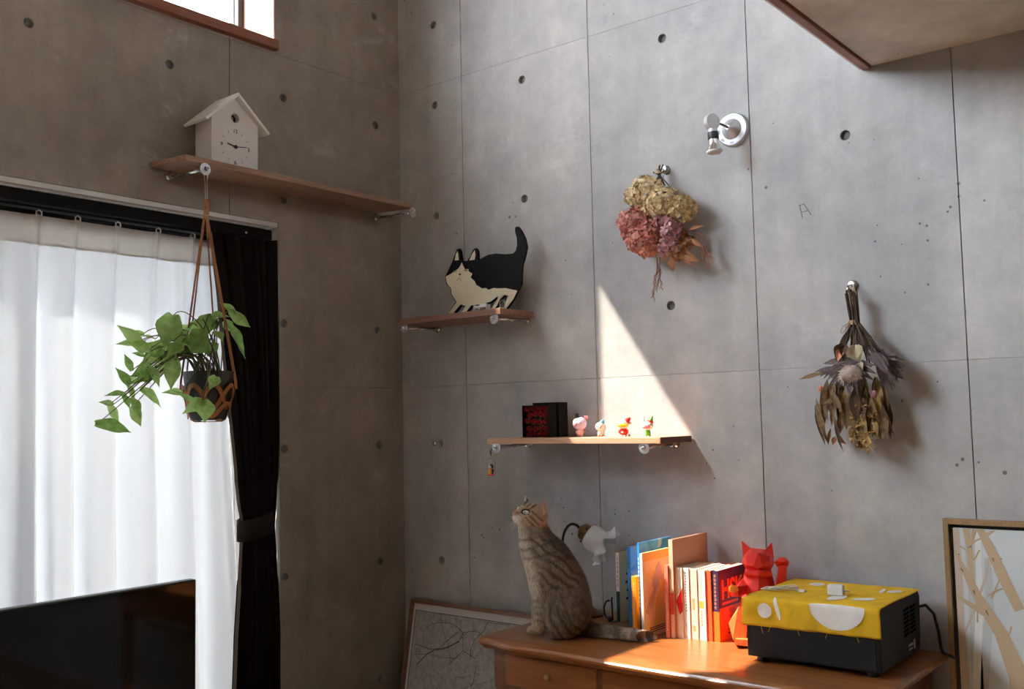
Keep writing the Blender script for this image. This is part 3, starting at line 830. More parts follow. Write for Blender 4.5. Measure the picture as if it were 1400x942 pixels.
for ph, zc, amp in ((0, .072, .034), (PI, .072, .034), (0.4, .030, .020)):
    pts = []; nr = []
    for k in range(97):
        t = 2 * PI * k / 96; z = zc + amp * math.sin(NA * t + ph); r = pot_r(z) + .002 + .006 * (.5 + .5 * math.sin(NA * t + ph))
        pts.append((r * math.cos(t), r * math.sin(t), z)); nr.append((math.cos(t), math.sin(t), .0))
    ribbon(pts, nr, .013).build('leather_band', M_LEATH, HG, smooth=False)
# bottom cross straps
for a in (0, PI/2):
    pts = []; nr = []
    for k in range(17):
        q = -1 + 2 * k / 16; r = .060 * q
        pts.append((r * math.cos(a), r * math.sin(a), -.0035 + .030 * max(0, abs(q) - .75) * 4 * .25)); nr.append((0, 0, -1))
    ribbon(pts, nr, .014).build('bottom_strap', M_LEATH, HG)
TOPZ = 2.085 - PC.z
TOPY = -1.056 - PC.y
for k, (a, w) in enumerate(((.85, .009), (-2.05, .006), (-2.75, .005), (2.2, .005))):
    r = .083; e = Vector((r * math.cos(a), r * math.sin(a), .095)); e2 = Vector((r * .98 * math.cos(a), r * .98 * math.sin(a), .12)); st = Vector((.002 * math.cos(a), TOPY + .004 * math.sin(a), TOPZ - .03))
    pts = [st + (e2 - st) * (q / 14) for q in range(15)] + [e]
    N = Vector((1, -.6, 0))
    ribbon(pts, [N] * len(pts), w).build('cord', M_LEATH, HG)
pts = [(.004, TOPY, TOPZ + .022 - .05 * k / 6) for k in range(7)]
ribbon(pts, [(1, -.6, 0)] * 7, .016).build('hanging_tab', M_LEATH, HG)
for s in (-1, 1):
    mb = MB(); mb.lathe([(.0022, 0), (.0022, .0008), (0, .0009)], 10, aim((.0062, TOPY + s * .003 - .001, TOPZ - .008), (1, -.6, 0))); mb.build('rivet', M_BLACK, HG)
mb = MB(); zt = 2.203 - PC.z
mb.tube([(.004, TOPY + .004, TOPZ + .016), (.004, TOPY + .0025, zt - .05), (.003, -.015 + .011, zt + .008)], .0009, 5)
mb.tube([(.004, TOPY - .003, TOPZ + .016), (.004, TOPY - .005, zt - .05), (.003, -.015 - .008, zt + .008)], .0009, 5)
mb.build('string', mat('white_string', (.75, .72, .68), .8), HG)

# ------------------------------------------------------------------ wall hooks
def wall_hook(name, label, x, z):
    h = thing(name, label, 'hook', (x, -.0005, z))
    mb = MB(); mb.lathe([(.0145, 0), (.0145, .003), (.010, .007), (.009, .016), (0, .017)], 20, aim((0, 0, 0), (0, -1, 0))); mb.build('hook_base', M_STEEL, h, auto=40)
    pts = [(0, -.012, 0)] + [(0, -.030 - .016 * math.sin(t), -.004 + .0 - .013 * (1 - math.cos(t)) + .0) for t in np.linspace(0, PI * 1.25, 12)]
    mb = MB(); mb.tube(pts, .0028, 8); mb.build('hook_arm', M_CHROME, h, smooth=True)
    return h
wall_hook('wall_hook', 'metal wall hook above the dried hydrangea bunch', 1.243, 2.212)
wall_hook('wall_hook', 'metal wall hook above the dried protea bunch', 1.846, 1.766)

# ------------------------------------------------------------------ dried hydrangea bunch
def petal_cluster(center, rad, nfl, size, seed, flat=1.0):
    """a dome of four-petalled florets, one mesh"""
    rnd = random.Random(seed); mb = MB()
    for i in range(nfl):
        # fibonacci directions on the sphere, denser to the room side
        k = (i + .5) / nfl; ph = PI * (1 + 5 ** .5) * i; ct = 1 - 2 * k; st_ = math.sqrt(1 - ct * ct)
        d = Vector((st_ * math.cos(ph), ct, st_ * math.sin(ph)))
        d = Vector((d.x, -d.y, d.z))
        if d.y > .55: continue
        p = Vector(center) + Vector((d.x * rad[0], d.y * rad[1], d.z * rad[2])) * rnd.uniform(.86, 1.06)
        N = (d + Vector((rnd.uniform(-.5, .5), rnd.uniform(-.5, .5), rnd.uniform(-.5, .5)))).normalized()
        M = aim(p, N) @ RZ(rnd.uniform(0, 6))
        for q in range(4):
            a = q * PI / 2; s = size * rnd.uniform(.75, 1.15); up = rnd.uniform(.1, .55)
            R = M @ RZ(a)
            c = [(0, 0, 0), (.35*s, -.42*s, .12*up*s), (.85*s, -.40*s, .45*up*s), (1.05*s, 0, .75*up*s + rnd.uniform(-.1, .1)*s), (.85*s, .40*s, .45*up*s), (.35*s, .42*s, .12*up*s)]
            mb.add(c, [(0, 1, 2, 3), (0, 3, 4, 5)], R)
    return mb
def petal_mat(name, c0, c1, c2, sc=30):
    m = bpy.data.materials.new(name); m.use_nodes = True
    n, l = nt(m); b = n['Principled BSDF']; b.inputs['Roughness'].default_value = .7
    tc = n.new('ShaderNodeTexCoord'); nz = n.new('ShaderNodeTexNoise'); nz.inputs['Scale'].default_value = sc; nz.inputs['Detail'].default_value = 3; l.new(tc.outputs['Object'], nz.inputs['Vector'])
    gi = n.new('ShaderNodeNewGeometry'); mxv = n.new('ShaderNodeMath'); mxv.operation = 'MULTIPLY_ADD'; l.new(gi.outputs['Random Per Island'], mxv.inputs[0]); mxv.inputs[1].default_value = .55; hv = n.new('ShaderNodeMath'); hv.operation = 'MULTIPLY'; hv.inputs[1].default_value = .5; l.new(nz.outputs[0], hv.inputs[0]); l.new(hv.outputs[0], mxv.inputs[2])
    r = ramp(n, [(.22, c0), (.5, c1), (.80, c2)]); l.new(mxv.outputs[0], r.inputs[0]); l.new(r.outputs[0], b.inputs['Base Color'])
    tl = n.new('ShaderNodeBsdfTranslucent'); l.new(r.outputs[0], tl.inputs[0])
    mx = n.new('ShaderNodeMixShader'); mx.inputs[0].default_value = .2
    l.new(b.outputs[0], mx.inputs[1]); l.new(tl.outputs[0], mx.inputs[2]); l.new(mx.outputs[0], n['Material Output'].inputs[0])
    return m
M_PCREAM = petal_mat('petal_cream', (.48, .32, .14), (.70, .54, .29), (.86, .73, .50))
M_POCHRE = petal_mat('petal_ochre', (.40, .26, .10), (.58, .42, .19), (.70, .57, .33))
M_PPINK = petal_mat('petal_pink', (.36, .085, .075), (.58, .20, .165), (.74, .40, .34))
M_PSAL = petal_mat('petal_salmon', (0.608, 0.216, 0.121), (0.810, 0.351, 0.216), (0.850, 0.486, 0.324))
M_PMAUVE = petal_mat('petal_mauve', (0.216, 0.081, 0.108), (0.459, 0.203, 0.230), (0.608, 0.338, 0.324))
M_TWIG = mat('dry_twig', (.055, .032, .022), .85, noise_amt=.2, noise_scale=50)
M_RUST = petal_mat('dry_leaf_rust', (.16, .07, .03), (.30, .13, .05), (.42, .20, .09), 20)
M_RUST_ = petal_mat('petal_russet', (.20, .07, .03), (.36, .15, .06), (.48, .26, .12))
HB = thing('hydrangea_bunch', 'dried hydrangea bunch in cream and dusky pink hung upside down', 'dried flowers', (1.243, -.045, 2.196))
HO = Vector((1.243, -.045, 2.196))
def hp(cx, cy, y): return on_y(820 + cx * 180 / 807, 210 + cy * 180 / 807, y) - HO
flower = []
def head(px, rad, n_, size, m_, seed, y=-.085):
    o = petal_cluster(hp(*px, y), rad, n_, size, seed).build('flower_head', m_, HB, recalc=False); o['kind'] = 'stuff'; return o
head((290, 235), (.056, .050, .050), 150, .0105, M_PCREAM, 1)
head((390, 290), (.052, .050, .045), 130, .0105, M_PCREAM, 2, -.095)
head((500, 340), (.050, .045, .046), 130, .0100, M_POCHRE, 3, -.075)
head((215, 420), (.055, .050, .045), 140, .0110, M_PPINK, 4)
head((270, 520), (.056, .052, .052), 160, .0110, M_PPINK, 5, -.09)
head((300, 590), (.035, .035, .022), 60, .0100, M_PSAL, 6, -.085)
head((450, 470), (.036, .035, .032), 44, .0130, M_PMAUVE, 7, -.095)
head((395, 430), (.034, .030, .034), 40, .0115, M_PMAUVE, 17, -.080)
head((330, 340), (.045, .040, .030), 70, .0105, M_PCREAM, 12, -.075)
head((340, 470), (.030, .030, .040), 50, .0110, M_PPINK, 13, -.080)
head((520, 540), (.030, .022, .024), 24, .0140, M_RUST_, 14, -.070)
head((215, 265), (.030, .030, .035), 60, .0105, M_PCREAM, 15, -.085)
head((470, 600), (.030, .024, .028), 30, .0120, M_RUST_, 16, -.080)
head((400, 570), (.028, .024, .030), 30, .0115, M_PMAUVE, 18, -.078)
head((205, 480), (.035, .035, .040), 70, .0110, M_PPINK, 19, -.082)
head((450, 560), (.022, .025, .020), 20, .0130, M_PMAUVE, 8, -.09)
# stems meeting at the hook
rnd = random.Random(3)
for c in ((290, 235), (390, 290), (500, 340), (215, 420), (270, 520), (450, 470), (450, 560), (500, 600), (370, 620)):
    e = hp(*c, -.08); s = Vector((rnd.uniform(-.006, .006), rnd.uniform(-.006, .006) - .005, .002 + rnd.uniform(0, .030) * (rnd.random() < .4)))
    k1 = Vector((rnd.uniform(-.006, .006), -.006, -.01))
    mb = MB(); mb.tube([s + Vector((rnd.uniform(-.02, .02), 0, 0)), k1, k1 * .5 + e * .5 + Vector((0, .02, .01)), e], [.0022, .0024, .002, .0014], 6); mb.build('stem', M_TWIG, HB, smooth=True)
mb = MB()
for k in range(4):
    mb.tube([(.011 * math.cos(t), -.006 + .010 * math.sin(t), -.006 + .0022 * k) for t in np.linspace(0, 2 * PI, 13)], .0011, 5, cap=False)
mb.tube([(0, -.012, -.002), (.002, -.008, .012), (0, -.004, .022)], .0011, 5)
mb.build('twine', mat('twine', (.45, .33, .20), .9), HB)
rl = leaf_mesh('leaf', 1, .5, .3, .2, None, False)
lf0 = None
for (b, t, w) in (((400, 620), (385, 660), .8), ((430, 640), (445, 700), .9), ((470, 600), (520, 640), .8), ((520, 620), (585, 650), .7), ((500, 640), (555, 670), .6), ((480, 560), (530, 600), .6), ((540, 470), (610, 440), .5), ((480, 470), (525, 480), .9), ((400, 500), (380, 540), .8), ((560, 520), (610, 560), .6), ((430, 610), (470, 650), .9)):
    p = hp(*b, -.085); q = hp(*t, -.09); d = q - p; x = d.normalized(); f = Vector((rnd.uniform(-.5, .5), -1, rnd.uniform(-.3, .5))); z = (f - x * f.dot(x)).normalized(); y = z.cross(x)
    if lf0 is None: lf0 = rl.build('dry_leaf', M_RUST, HB, smooth=True, recalc=False); o = lf0
    else: o = copy_part(lf0, HB)
    L = d.length * 1.25; o.matrix_basis = Matrix.Translation(p) @ Matrix((x, y, z)).transposed().to_4x4() @ SC(L, L * w * 1.15, L)
M_GRASS = mat('dry_grass_plume', (.26, .12, .085), .85)
def plume(b, t, n_, spread, seed):
    r_ = random.Random(seed); p = hp(*b, -.07); q = hp(*t, -.07); mb = MB(); mb.tube([p, (p + q) / 2 + Vector((.003, 0, 0)), q], [.0013, .001, .0006], 5)
    for k in range(n_):
        u = .25 + .75 * k / n_; s = p + (q - p) * u; d = (q - p).normalized(); side = Vector((d.z, 0, -d.x)) * r_.choice((-1, 1)); e = s + d * r_.uniform(.012, .024) + side * r_.uniform(.2, 1) * spread + Vector((0, r_.uniform(-.006, .006), 0))
        mb.tube([s, (s + e) / 2 + side * .001, e], [.0007, .0013, .0004], 4)
    return mb.build('grass_plume', M_GRASS, HB)
plume((352, 640), (330, 885), 18, .010, 1); plume((368, 630), (362, 800), 14, .010, 2); plume((345, 620), (378, 830), 12, .008, 5)
plume((600, 520), (665, 680), 18, .012, 3); plume((610, 540), (690, 650), 14, .012, 4); plume((560, 470), (655, 505), 8, .006, 6)

# ------------------------------------------------------------------ dried protea bunch
PB = thing('protea_bunch', 'dried brown protea and eucalyptus bunch tied with raffia on the wall', 'dried flowers', (1.846, -.045, 1.748))
PO = Vector((1.846, -.045, 1.748))
def pp(cx, cy, y=-.09): return on_y(1070 + cx * 200 / 698, 370 + cy * 200 / 698, y) - PO
rnd = random.Random(11)
M_RAFFIA = mat('raffia', (.42, .28, .16), .85)
M_BRACT = petal_mat('protea_bract', (.045, .026, .030), (.105, .066, .068), (.34, .28, .27), 30)
M_PFUZZ = petal_mat('protea_fuzz', (.34, .24, .19), (.55, .44, .38), (.72, .64, .60), 60)
M_EUC = petal_mat('eucalyptus_dry', (.095, .055, .026), (.19, .115, .055), (.34, .23, .12), 15)
M_GOLD = petal_mat('golden_leaf', (.30, .18, .05), (.50, .33, .12), (.62, .46, .20), 30)
M_DARKLEAF = petal_mat('dark_leaf', (.045, .025, .018), (.085, .05, .03), (.15, .09, .05), 20)
# stems
for k in range(14):
    top = pp(300 + 55 * (k % 7) / 6 + rnd.uniform(-5, 5), 95 + rnd.uniform(0, 25), -.05 - .02 * rnd.random()); kn = pp(325 + 40 * (k % 7) / 6, 250, -.055 - .02 * rnd.random()); e = pp(270 + 200 * (k % 7) / 6 + rnd.uniform(-20, 20), 400 + rnd.uniform(-20, 60), -.08 - .03 * rnd.random())
    mb = MB(); mb.tube([top, (top + kn) / 2, kn, (kn + e) / 2 + Vector((0, 0, .004)), e], [.0028, .003, .003, .0028, .002], 6); mb.build('stem', M_TWIG, PB, smooth=True)
# raffia tie, loops and tails
mb = MB(); c = pp(340, 248, -.062)
for k in range(5): mb.tube([c + Vector((.014 * math.cos(t), .014 * math.sin(t), .0025 * (k - 2))) for t in np.linspace(0, 2 * PI, 17)], .0016, 5, cap=False)
for a, b in (((318, 248), (275, 295)), ((320, 252), (300, 300)), ((365, 250), (378, 295))):
    p, q = pp(*a, -.078), pp(*b, -.075); mb.tube([p, (p + q) / 2 + Vector((-.004, -.004, .004)), q, q + Vector((.006, 0, -.004)), p + Vector((.002, 0, -.004))], .0011, 5)
mb.tube([pp(335, 240, -.06), pp(320, 190, -.06), pp(335, 140, -.058), pp(345, 95, -.05), pp(340, 70, -.035)], .0016, 5); mb.tube([pp(350, 240, -.06), pp(345, 190, -.065), pp(330, 140, -.06), pp(338, 95, -.05), pp(338, 70, -.035)], .0016, 5)
mb.build('raffia_tie', M_RAFFIA, PB, smooth=True)
blade = leaf_mesh('leaf', 1, .22, .5, .06, None, False)
pr = {}
def put(kind, mesh, matl, b, t, w, y0, y1, face=None):
    p, q = pp(*b, y0), pp(*t, y1); d = q - p; x = d.normalized(); f = Vector(face) if face else Vector((rnd.uniform(-.6, .6), -1, rnd.uniform(-.4, .6))); z = (f - x * f.dot(x)).normalized(); y = z.cross(x)
    if (kind, matl.name) not in pr: o = pr[kind, matl.name] = mesh.build(kind, matl, PB, smooth=True, recalc=False)
    else: o = copy_part(pr[kind, matl.name], PB)
    L = d.length; o.matrix_basis = Matrix.Translation(p) @ Matrix((x, y, z)).transposed().to_4x4() @ SC(L, L * w / .22, L)
# main protea head: bracts around a fuzzy dome, opening downwards; second one on the right
def protea(cx, cy, ax, wid, ln, y, nb, fuzz=True):
    """crown px centre (base), axis angle (deg, 90 = down), bract spread"""
    for ring, (lenf, spread, yo) in enumerate(((1.0, 1.0, 0), (.9, .72, -.018), (.78, .45, -.030))):
        for k in range(nb):
            s = -1 + 2 * (k + .5 * (ring % 2)) / (nb - 1) if nb > 1 else 0
            a = math.radians(ax + s * wid * spread); L_ = ln * lenf * rnd.uniform(.85, 1.1)
            b = (cx + s * 26, cy + rnd.uniform(-4, 4)); t = (b[0] + L_ * math.cos(a), b[1] + L_ * math.sin(a))
            put('bract', blade, M_BRACT, b, t, rnd.uniform(.17, .24), y + yo * .4, y + yo - .012 * (1 - abs(s)), (s * .5, -1, .35))
    if fuzz:
        mb = MB(); r_ = random.Random(5); c = pp(cx, cy + ln * .42, y - .02)
        mb.ball(c, (.030, .024, .026), 16, 10)
        for k in range(380):
            d = Vector((r_.gauss(0, 1), r_.gauss(0, 1) - .4, r_.gauss(0, .8) - .5)).normalized(); p = c + Vector((d.x * .028, d.y * .022, d.z * .025)); e = p + (d + Vector((0, 0, -.6))).normalized() * r_.uniform(.006, .016); sd_ = d.orthogonal().normalized() * .0012
            mb.add([p - sd_, p + sd_, e], [(0, 1, 2)])
        o = mb.build('protea_centre', M_PFUZZ, PB, recalc=False); o['kind'] = 'stuff'
protea(325, 425, 92, 82, 165, -.105, 13)
protea(420, 400, 42, 34, 190, -.085, 11, False)
protea(440, 390, 55, 20, 150, -.10, 6, False)
# pale seed pods / curled petals near the neck
M_PALEPET = petal_mat('pale_petal', (.42, .33, .20), (.56, .47, .31), (.68, .60, .44), 15)
wide = leaf_mesh('leaf', 1, .8, .75, .35, None, False)
for (b, t, w, m_) in (((325, 358), (368, 428), .24, M_PALEPET), ((350, 352), (345, 425), .20, M_PALEPET), ((290, 345), (255, 425), .18, M_DARKLEAF), ((300, 350), (290, 420), .16, M_DARKLEAF), ((280, 370), (262, 425), .16, M_PSAL), ((360, 440), (375, 472), .22, M_PALEPET)):
    put('curled_petal', wide, m_, b, t, w, -.108, -.125, (.3, -1, .2))
for (c, r, m_) in (((178, 562), (.007, .007, .009), M_PSAL), ((435, 590), (.009, .008, .011), M_PMAUVE), ((358, 825), (.008, .008, .009), M_DARKLEAF)):
    mb = MB(); mb.ball((0, 0, 0), r, 14, 9, Matrix.Translation(pp(*c, -.105)) @ RY(.3)); mb.build('seed_pod', m_, PB, smooth=True)
# long eucalyptus blades and hanging leaves
for (b, t, w, m_) in (((200, 490), (75, 516), .22, M_EUC), ((160, 610), (210, 830), .20, M_EUC), ((155, 640), (200, 830), .16, M_DARKLEAF), ((225, 565), (285, 680), .30, M_EUC), ((240, 690), (275, 778), .34, M_EUC), ((250, 700), (282, 865), .16, M_DARKLEAF), ((230, 750), (215, 830), .3, M_EUC), ((270, 600), (180, 640), .3, M_EUC), ((300, 590), (305, 760), .34, M_EUC), ((320, 590), (345, 780), .34, M_EUC), ((340, 600), (400, 770), .34, M_GOLD), ((380, 600), (430, 800), .34, M_EUC), ((420, 600), (455, 790), .34, M_EUC), ((450, 600), (500, 800), .32, M_EUC), ((470, 620), (525, 790), .28, M_DARKLEAF), ((330, 720), (330, 830), .34, M_GOLD), ((370, 740), (410, 880), .30, M_GOLD), ((400, 760), (430, 870), .3, M_GOLD), ((440, 700), (450, 800), .3, M_GOLD), ((340, 560), (350, 720), .4, M_DARKLEAF), ((390, 580), (380, 720), .4, M_DARKLEAF), ((430, 640), (410, 780), .4, M_DARKLEAF), ((200, 640), (195, 740), .4, M_EUC), ((215, 600), (250, 720), .3, M_DARKLEAF), ((260, 780), (300, 830), .4, M_RUST), ((250, 790), (240, 830), .4, M_RUST), ((450, 740), (470, 810), .35, M_EUC), ((300, 640), (260, 800), .3, M_EUC), ((360, 650), (370, 860), .25, M_EUC), ((480, 700), (480, 800), .35, M_EUC)):
    put('eucalyptus_leaf', blade, m_, b, t, w * .85, -.085 + rnd.uniform(-.02, .02), -.085 + rnd.uniform(-.035, .02))
for k in range(46):
    bx = rnd.uniform(190, 500); by = rnd.uniform(500, 620); tx = bx + (bx - 340) * rnd.uniform(-.05, .28) + rnd.uniform(-15, 15); ty = min(by + rnd.uniform(120, 220), 860 - abs(bx - 370) * .45)
    put('eucalyptus_leaf', blade, rnd.choice((M_EUC, M_EUC, M_DARKLEAF, M_DARKLEAF, M_GOLD)), (bx, by), (tx, ty), rnd.uniform(.20, .30), -.060 + rnd.uniform(-.015, .02), -.070 + rnd.uniform(-.03, .02))
for (b, t) in (((330, 265), (290, 370)), ((345, 265), (330, 375)), ((355, 262), (385, 385)), ((365, 262), (430, 400)), ((370, 265), (460, 410)), ((340, 262), (255, 400)), ((350, 270), (355, 400))):
    put('neck_leaf', blade, M_DARKLEAF if b[0] % 2 else M_BRACT, b, t, .22, -.070, -.095)
for k in range(10):
    a = math.radians(8 + k * 9); put('bract', blade, M_BRACT, (425 + 6 * k, 385 + 8 * k), (425 + 6 * k + 130 * math.cos(a), 385 + 8 * k + 120 * math.sin(a)), rnd.uniform(.2, .28), -.085, -.095, (.4, -1, .4))
for k in range(8):
    a = math.radians(100 + k * 10); put('bract', blade, M_BRACT, (300 - 5 * k, 420 + 6 * k), (300 - 5 * k + 120 * math.cos(a), 420 + 6 * k + 110 * math.sin(a)), rnd.uniform(.18, .26), -.085, -.095, (-.4, -1, .4))
mb = MB(); r_ = random.Random(9)
for k in range(260):
    q = r_.random(); cx = 320 + 130 * r_.random(); cy = 640 + 220 * r_.random() * (1 if cx > 350 else .8); c = pp(cx, cy, -.105 + r_.uniform(-.01, .03)); s = r_.uniform(.003, .006)
    M = Matrix.Translation(c) @ Matrix.Rotation(r_.uniform(0, 6), 4, Vector((r_.gauss(0, 1), r_.gauss(0, 1), r_.gauss(0, 1))).normalized())
    mb.add([(-s, -s*.6, 0), (s, -s*.6, 0), (s*.6, s*.7, s*.3), (-s*.6, s*.7, s*.3)], [(0, 1, 2, 3)], M)
o = mb.build('crumpled_seeds', M_GOLD, PB, recalc=False); o['kind'] = 'stuff'
# ------------------------------------------------------------------ desk
ZD = .75
DK = thing('writing_desk', 'reddish brown wooden desk with moulded edge against the concrete wall', 'desk', (1.5, -.30, 0))
DO = Vector((1.5, -.30, 0))
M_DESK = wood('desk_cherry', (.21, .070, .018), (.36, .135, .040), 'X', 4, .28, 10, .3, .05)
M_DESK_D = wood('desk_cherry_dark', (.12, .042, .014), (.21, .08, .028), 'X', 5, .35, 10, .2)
X0, X1, YB, YF_ = .862, 2.058, -.012, -.580
def desk_outline(inset):
    pts = []
    # serpentine front from left corner to right corner, rounded ends
    pts.append((X0 + inset, YB))
    pts.append((X0 + inset, YF_ + .060 + inset))
    for k in range(7):
        t = PI + (PI / 2) * k / 6
        pts.append((X0 + .020 + (.020 - inset) * math.cos(t), YF_ + .035 + (.020 - inset) * math.sin(t)))
    for k in range(1, 40):
        x = X0 + .02 + (X1 - X0 - .04) * k / 40
        s = (x - X0)
        wave = .020 * math.exp(-((s - .02) / .055) ** 2) + .0 - .012 * math.exp(-((s - .16) / .07) ** 2) - .012 * math.sin(PI * min(1, max(0, (s - .1) / 1.1)))
        pts.append((x, YF_ + .006 + wave + inset))
    for k in range(7):
        t = 1.5 * PI + (PI / 2) * k / 6
        pts.append((X1 - .020 + (.020 - inset) * math.cos(t), YF_ + .035 + (.020 - inset) * math.sin(t)))
    pts.append((X1 - inset, YB))
    return pts
levels = [(ZD, .012), (ZD - .003, .005), (ZD - .007, .003), (ZD - .010, .0), (ZD - .016, .0), (ZD - .021, .003), (ZD - .024, .009), (ZD - .028, .012), (ZD - .034, .020)]
mb = MB(); loops = []
for z, ins in levels:
    pts = desk_outline(ins); loops.append(len(mb.v)); mb.v += [(x - DO.x, y - DO.y, z) for x, y in pts]
np_ = len(desk_outline(0))
for a, b in zip(loops[:-1], loops[1:]):
    for k in range(np_):
        mb.f.append([a + k, b + k, b + (k+1) % np_, a + (k+1) % np_]); mb.mi.append(0)
mb.f.append([loops[0] + k for k in range(np_)]); mb.mi.append(0)
mb.f.append([loops[-1] + k for k in range(np_)][::-1]); mb.mi.append(0)
mb.build('desk_top', M_DESK, DK, auto=35)
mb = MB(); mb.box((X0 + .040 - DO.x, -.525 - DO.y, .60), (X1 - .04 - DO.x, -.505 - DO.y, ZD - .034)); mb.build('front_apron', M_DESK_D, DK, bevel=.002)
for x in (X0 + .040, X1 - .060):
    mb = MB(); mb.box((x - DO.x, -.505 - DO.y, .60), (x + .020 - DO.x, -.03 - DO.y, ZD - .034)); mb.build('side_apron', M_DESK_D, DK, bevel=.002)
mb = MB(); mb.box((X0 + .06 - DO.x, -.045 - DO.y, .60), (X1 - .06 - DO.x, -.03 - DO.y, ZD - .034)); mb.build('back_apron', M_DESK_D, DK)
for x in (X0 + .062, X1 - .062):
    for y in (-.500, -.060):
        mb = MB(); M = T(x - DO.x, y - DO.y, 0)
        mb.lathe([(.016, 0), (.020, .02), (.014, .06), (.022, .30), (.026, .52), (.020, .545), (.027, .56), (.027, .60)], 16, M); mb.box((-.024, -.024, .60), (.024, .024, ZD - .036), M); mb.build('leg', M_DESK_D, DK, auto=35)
for k in range(3):
    xa = X0 + .085 + k * .345
    mb = MB(); mb.box((xa - DO.x, -.531 - DO.y, .615), (xa + .325 - DO.x, -.5252 - DO.y, ZD - .045)); d_ = mb.build('drawer', M_DESK, DK, bevel=.002)
    mb = MB(); mb.ball((xa + .1625 - DO.x, -.540 - DO.y, .660), .010, 14, 10); mb.build('knob', mat('knob_brass', (.5, .32, .12), .3, 1.0), d_, smooth=True)

# ------------------------------------------------------------------ books
def book(label, u0, u1, vb, vt, depth, cover, spine=None, pages=(.78, .74, .68), cov2=None, yset=None, lean=0.0, hset=None, group=None):
    p = on_z(u0, vb, ZD)
    if yset is not None: p = on_y(u0, vb, yset); p.z = ZD
    q = on_y(u1, vb, p.y); w = q.x - p.x
    h = on_y(u0, vt, p.y).z - ZD if hset is None else hset
    depth = min(depth, -p.y - .012)
    b = thing('book', label, 'book', (p.x, p.y, ZD), 0.0)
    mc = cover if not isinstance(cover, tuple) else mat('book_cover', cover, .42)
    ms = mc if spine is None else (spine if not isinstance(spine, tuple) else mat('book_spine', spine, .42))
    t = min(.0016, w * .12)
    mb = MB(); mb.box((t, .004, .002), (w - t, depth - .003, h - .002)); mb.build('page_block', mat('pages', pages, .8), b)
    mb = MB(); mb.box((0, .001, 0), (t, depth, h)); mb.build('back_cover', mc if cov2 is None else mat('book_cover', cov2, .4), b)
    mb = MB(); mb.box((w - t, .001, 0), (w, depth, h)); mb.build('front_cover', mc, b)
    mb = MB(); mb.box((0, -.0004, 0), (w, .003, h)); mb.build('spine', ms, b, bevel=.0006)
    return b, w, h, depth
def bar_print(b, x0, x1, z0, z1, col, face='spine', d=None, name='print'):
    mb = MB()
    if face == 'spine': mb.box((x0, -.0009, z0), (x1, -.00045, z1))
    else: mb.box((d + .00005, x0, z0), (d + .0004, x1, z1))
    o = mb.build(name, mat('print_ink', col, .45), b); return o
def glyph_lines(b, x, z0, z1, n_, col, w=.0022):
    """a column of small printed characters on the spine"""
    r_ = random.Random(n_ * 7 + int(z0 * 1000)); mb = MB(); s = (z1 - z0) / n_
    for k in range(n_):
        c = z1 - (k + .5) * s; hh = s * .36
        for q in range(3):
            zz = c - hh + 2 * hh * (q + .5) / 3; mb.box((x - w * r_.uniform(.6, 1), -.0008, zz - hh * .13), (x + w * r_.uniform(.6, 1), -.00045, zz + hh * .13))
        mb.box((x - w * .15, -.0008, c - hh), (x + w * .15, -.00045, c + hh))
    mb.build('spine_lettering', mat('print_ink', col, .5), b)
def pic_mat(name, stops, scale=9, coord=(1, 1, 1), dist=1.2):
    m = bpy.data.materials.new(name); m.use_nodes = True
    n, l = nt(m); bb = n['Principled BSDF']; bb.inputs['Roughness'].default_value = .35
    tc = n.new('ShaderNodeTexCoord'); mp = n.new('ShaderNodeMapping'); mp.inputs['Scale'].default_value = coord; l.new(tc.outputs['Object'], mp.inputs[0])
    nz = n.new('ShaderNodeTexNoise'); nz.inputs['Scale'].default_value = scale; nz.inputs['Detail'].default_value = 2; nz.inputs['Distortion'].default_value = dist; l.new(mp.outputs[0], nz.inputs['Vector'])
    r = ramp(n, stops); l.new(nz.outputs[0], r.inputs[0]); l.new(r.outputs[0], bb.inputs['Base Color']); return m

# from the bookend to the red cat
b, w, h, d = book('thin book with cream cover and dark green spine foot by bookend', 844, 848.5, 849, 756, .125, S(226, 230, 196), S(235, 232, 225), yset=-.150)
bar_print(b, 0, w, 0, h * .44, S(25, 62, 42)); glyph_lines(b, w / 2, h * .5, h * .95, 7, S(150, 40, 50), .0025)
for k in range(4): bar_print(b, .035 + .006 * (k % 2), .048, h * (.3 + .12 * k), h * (.33 + .12 * k), S(40, 50, 70), 'cover', w)
b, w, h, d = book('blue and grey slim book next to the cream book', 860, 864.5, 853, 748, .15, pic_mat('blue_grey_cover', [(.35, S(70, 120, 175)), (.55, S(150, 165, 180)), (.7, S(205, 160, 120))], 14), S(60, 130, 190), yset=-.190)
glyph_lines(b, w / 2, h * .72, h * .95, 5, S(30, 40, 60), .003)
b, w, h, d = book('small orange paperback standing in front of the blue books', 865.5, 872.0, 870.5, 788, .11, S(240, 145, 20), S(240, 140, 15), yset=-.300)
glyph_lines(b, w * .45, h * .1, h * .9, 16, S(250, 225, 170), .0022)
b, w, h, d = book('tall bright blue picture book behind the orange picture cover', 874.6, 877.5, 870, 742.5, .19, pic_mat('blue_cover', [(.35, S(25, 110, 205)), (.55, S(70, 170, 225)), (.75, S(240, 200, 140))], 10), S(45, 130, 215), yset=-.285)
glyph_lines(b, w / 2, h * .3, h * .85, 12, S(225, 235, 245), .0022)
b, w, h, d = book('softcover with orange and yellow picture front and white spine', 878, 881.5, 873, 757, .165, pic_mat('peach_picture', [(.30, S(236, 196, 165)), (.46, S(242, 214, 184)), (.56, S(244, 226, 150)), (.68, S(205, 196, 190))], 9, (1, 1, .8), 1.6), S(238, 225, 205), yset=-.315)
for k in range(3): bar_print(b, .03, .13, .012 + .006 * k, .0145 + .006 * k, S(120, 70, 50), 'cover', w)
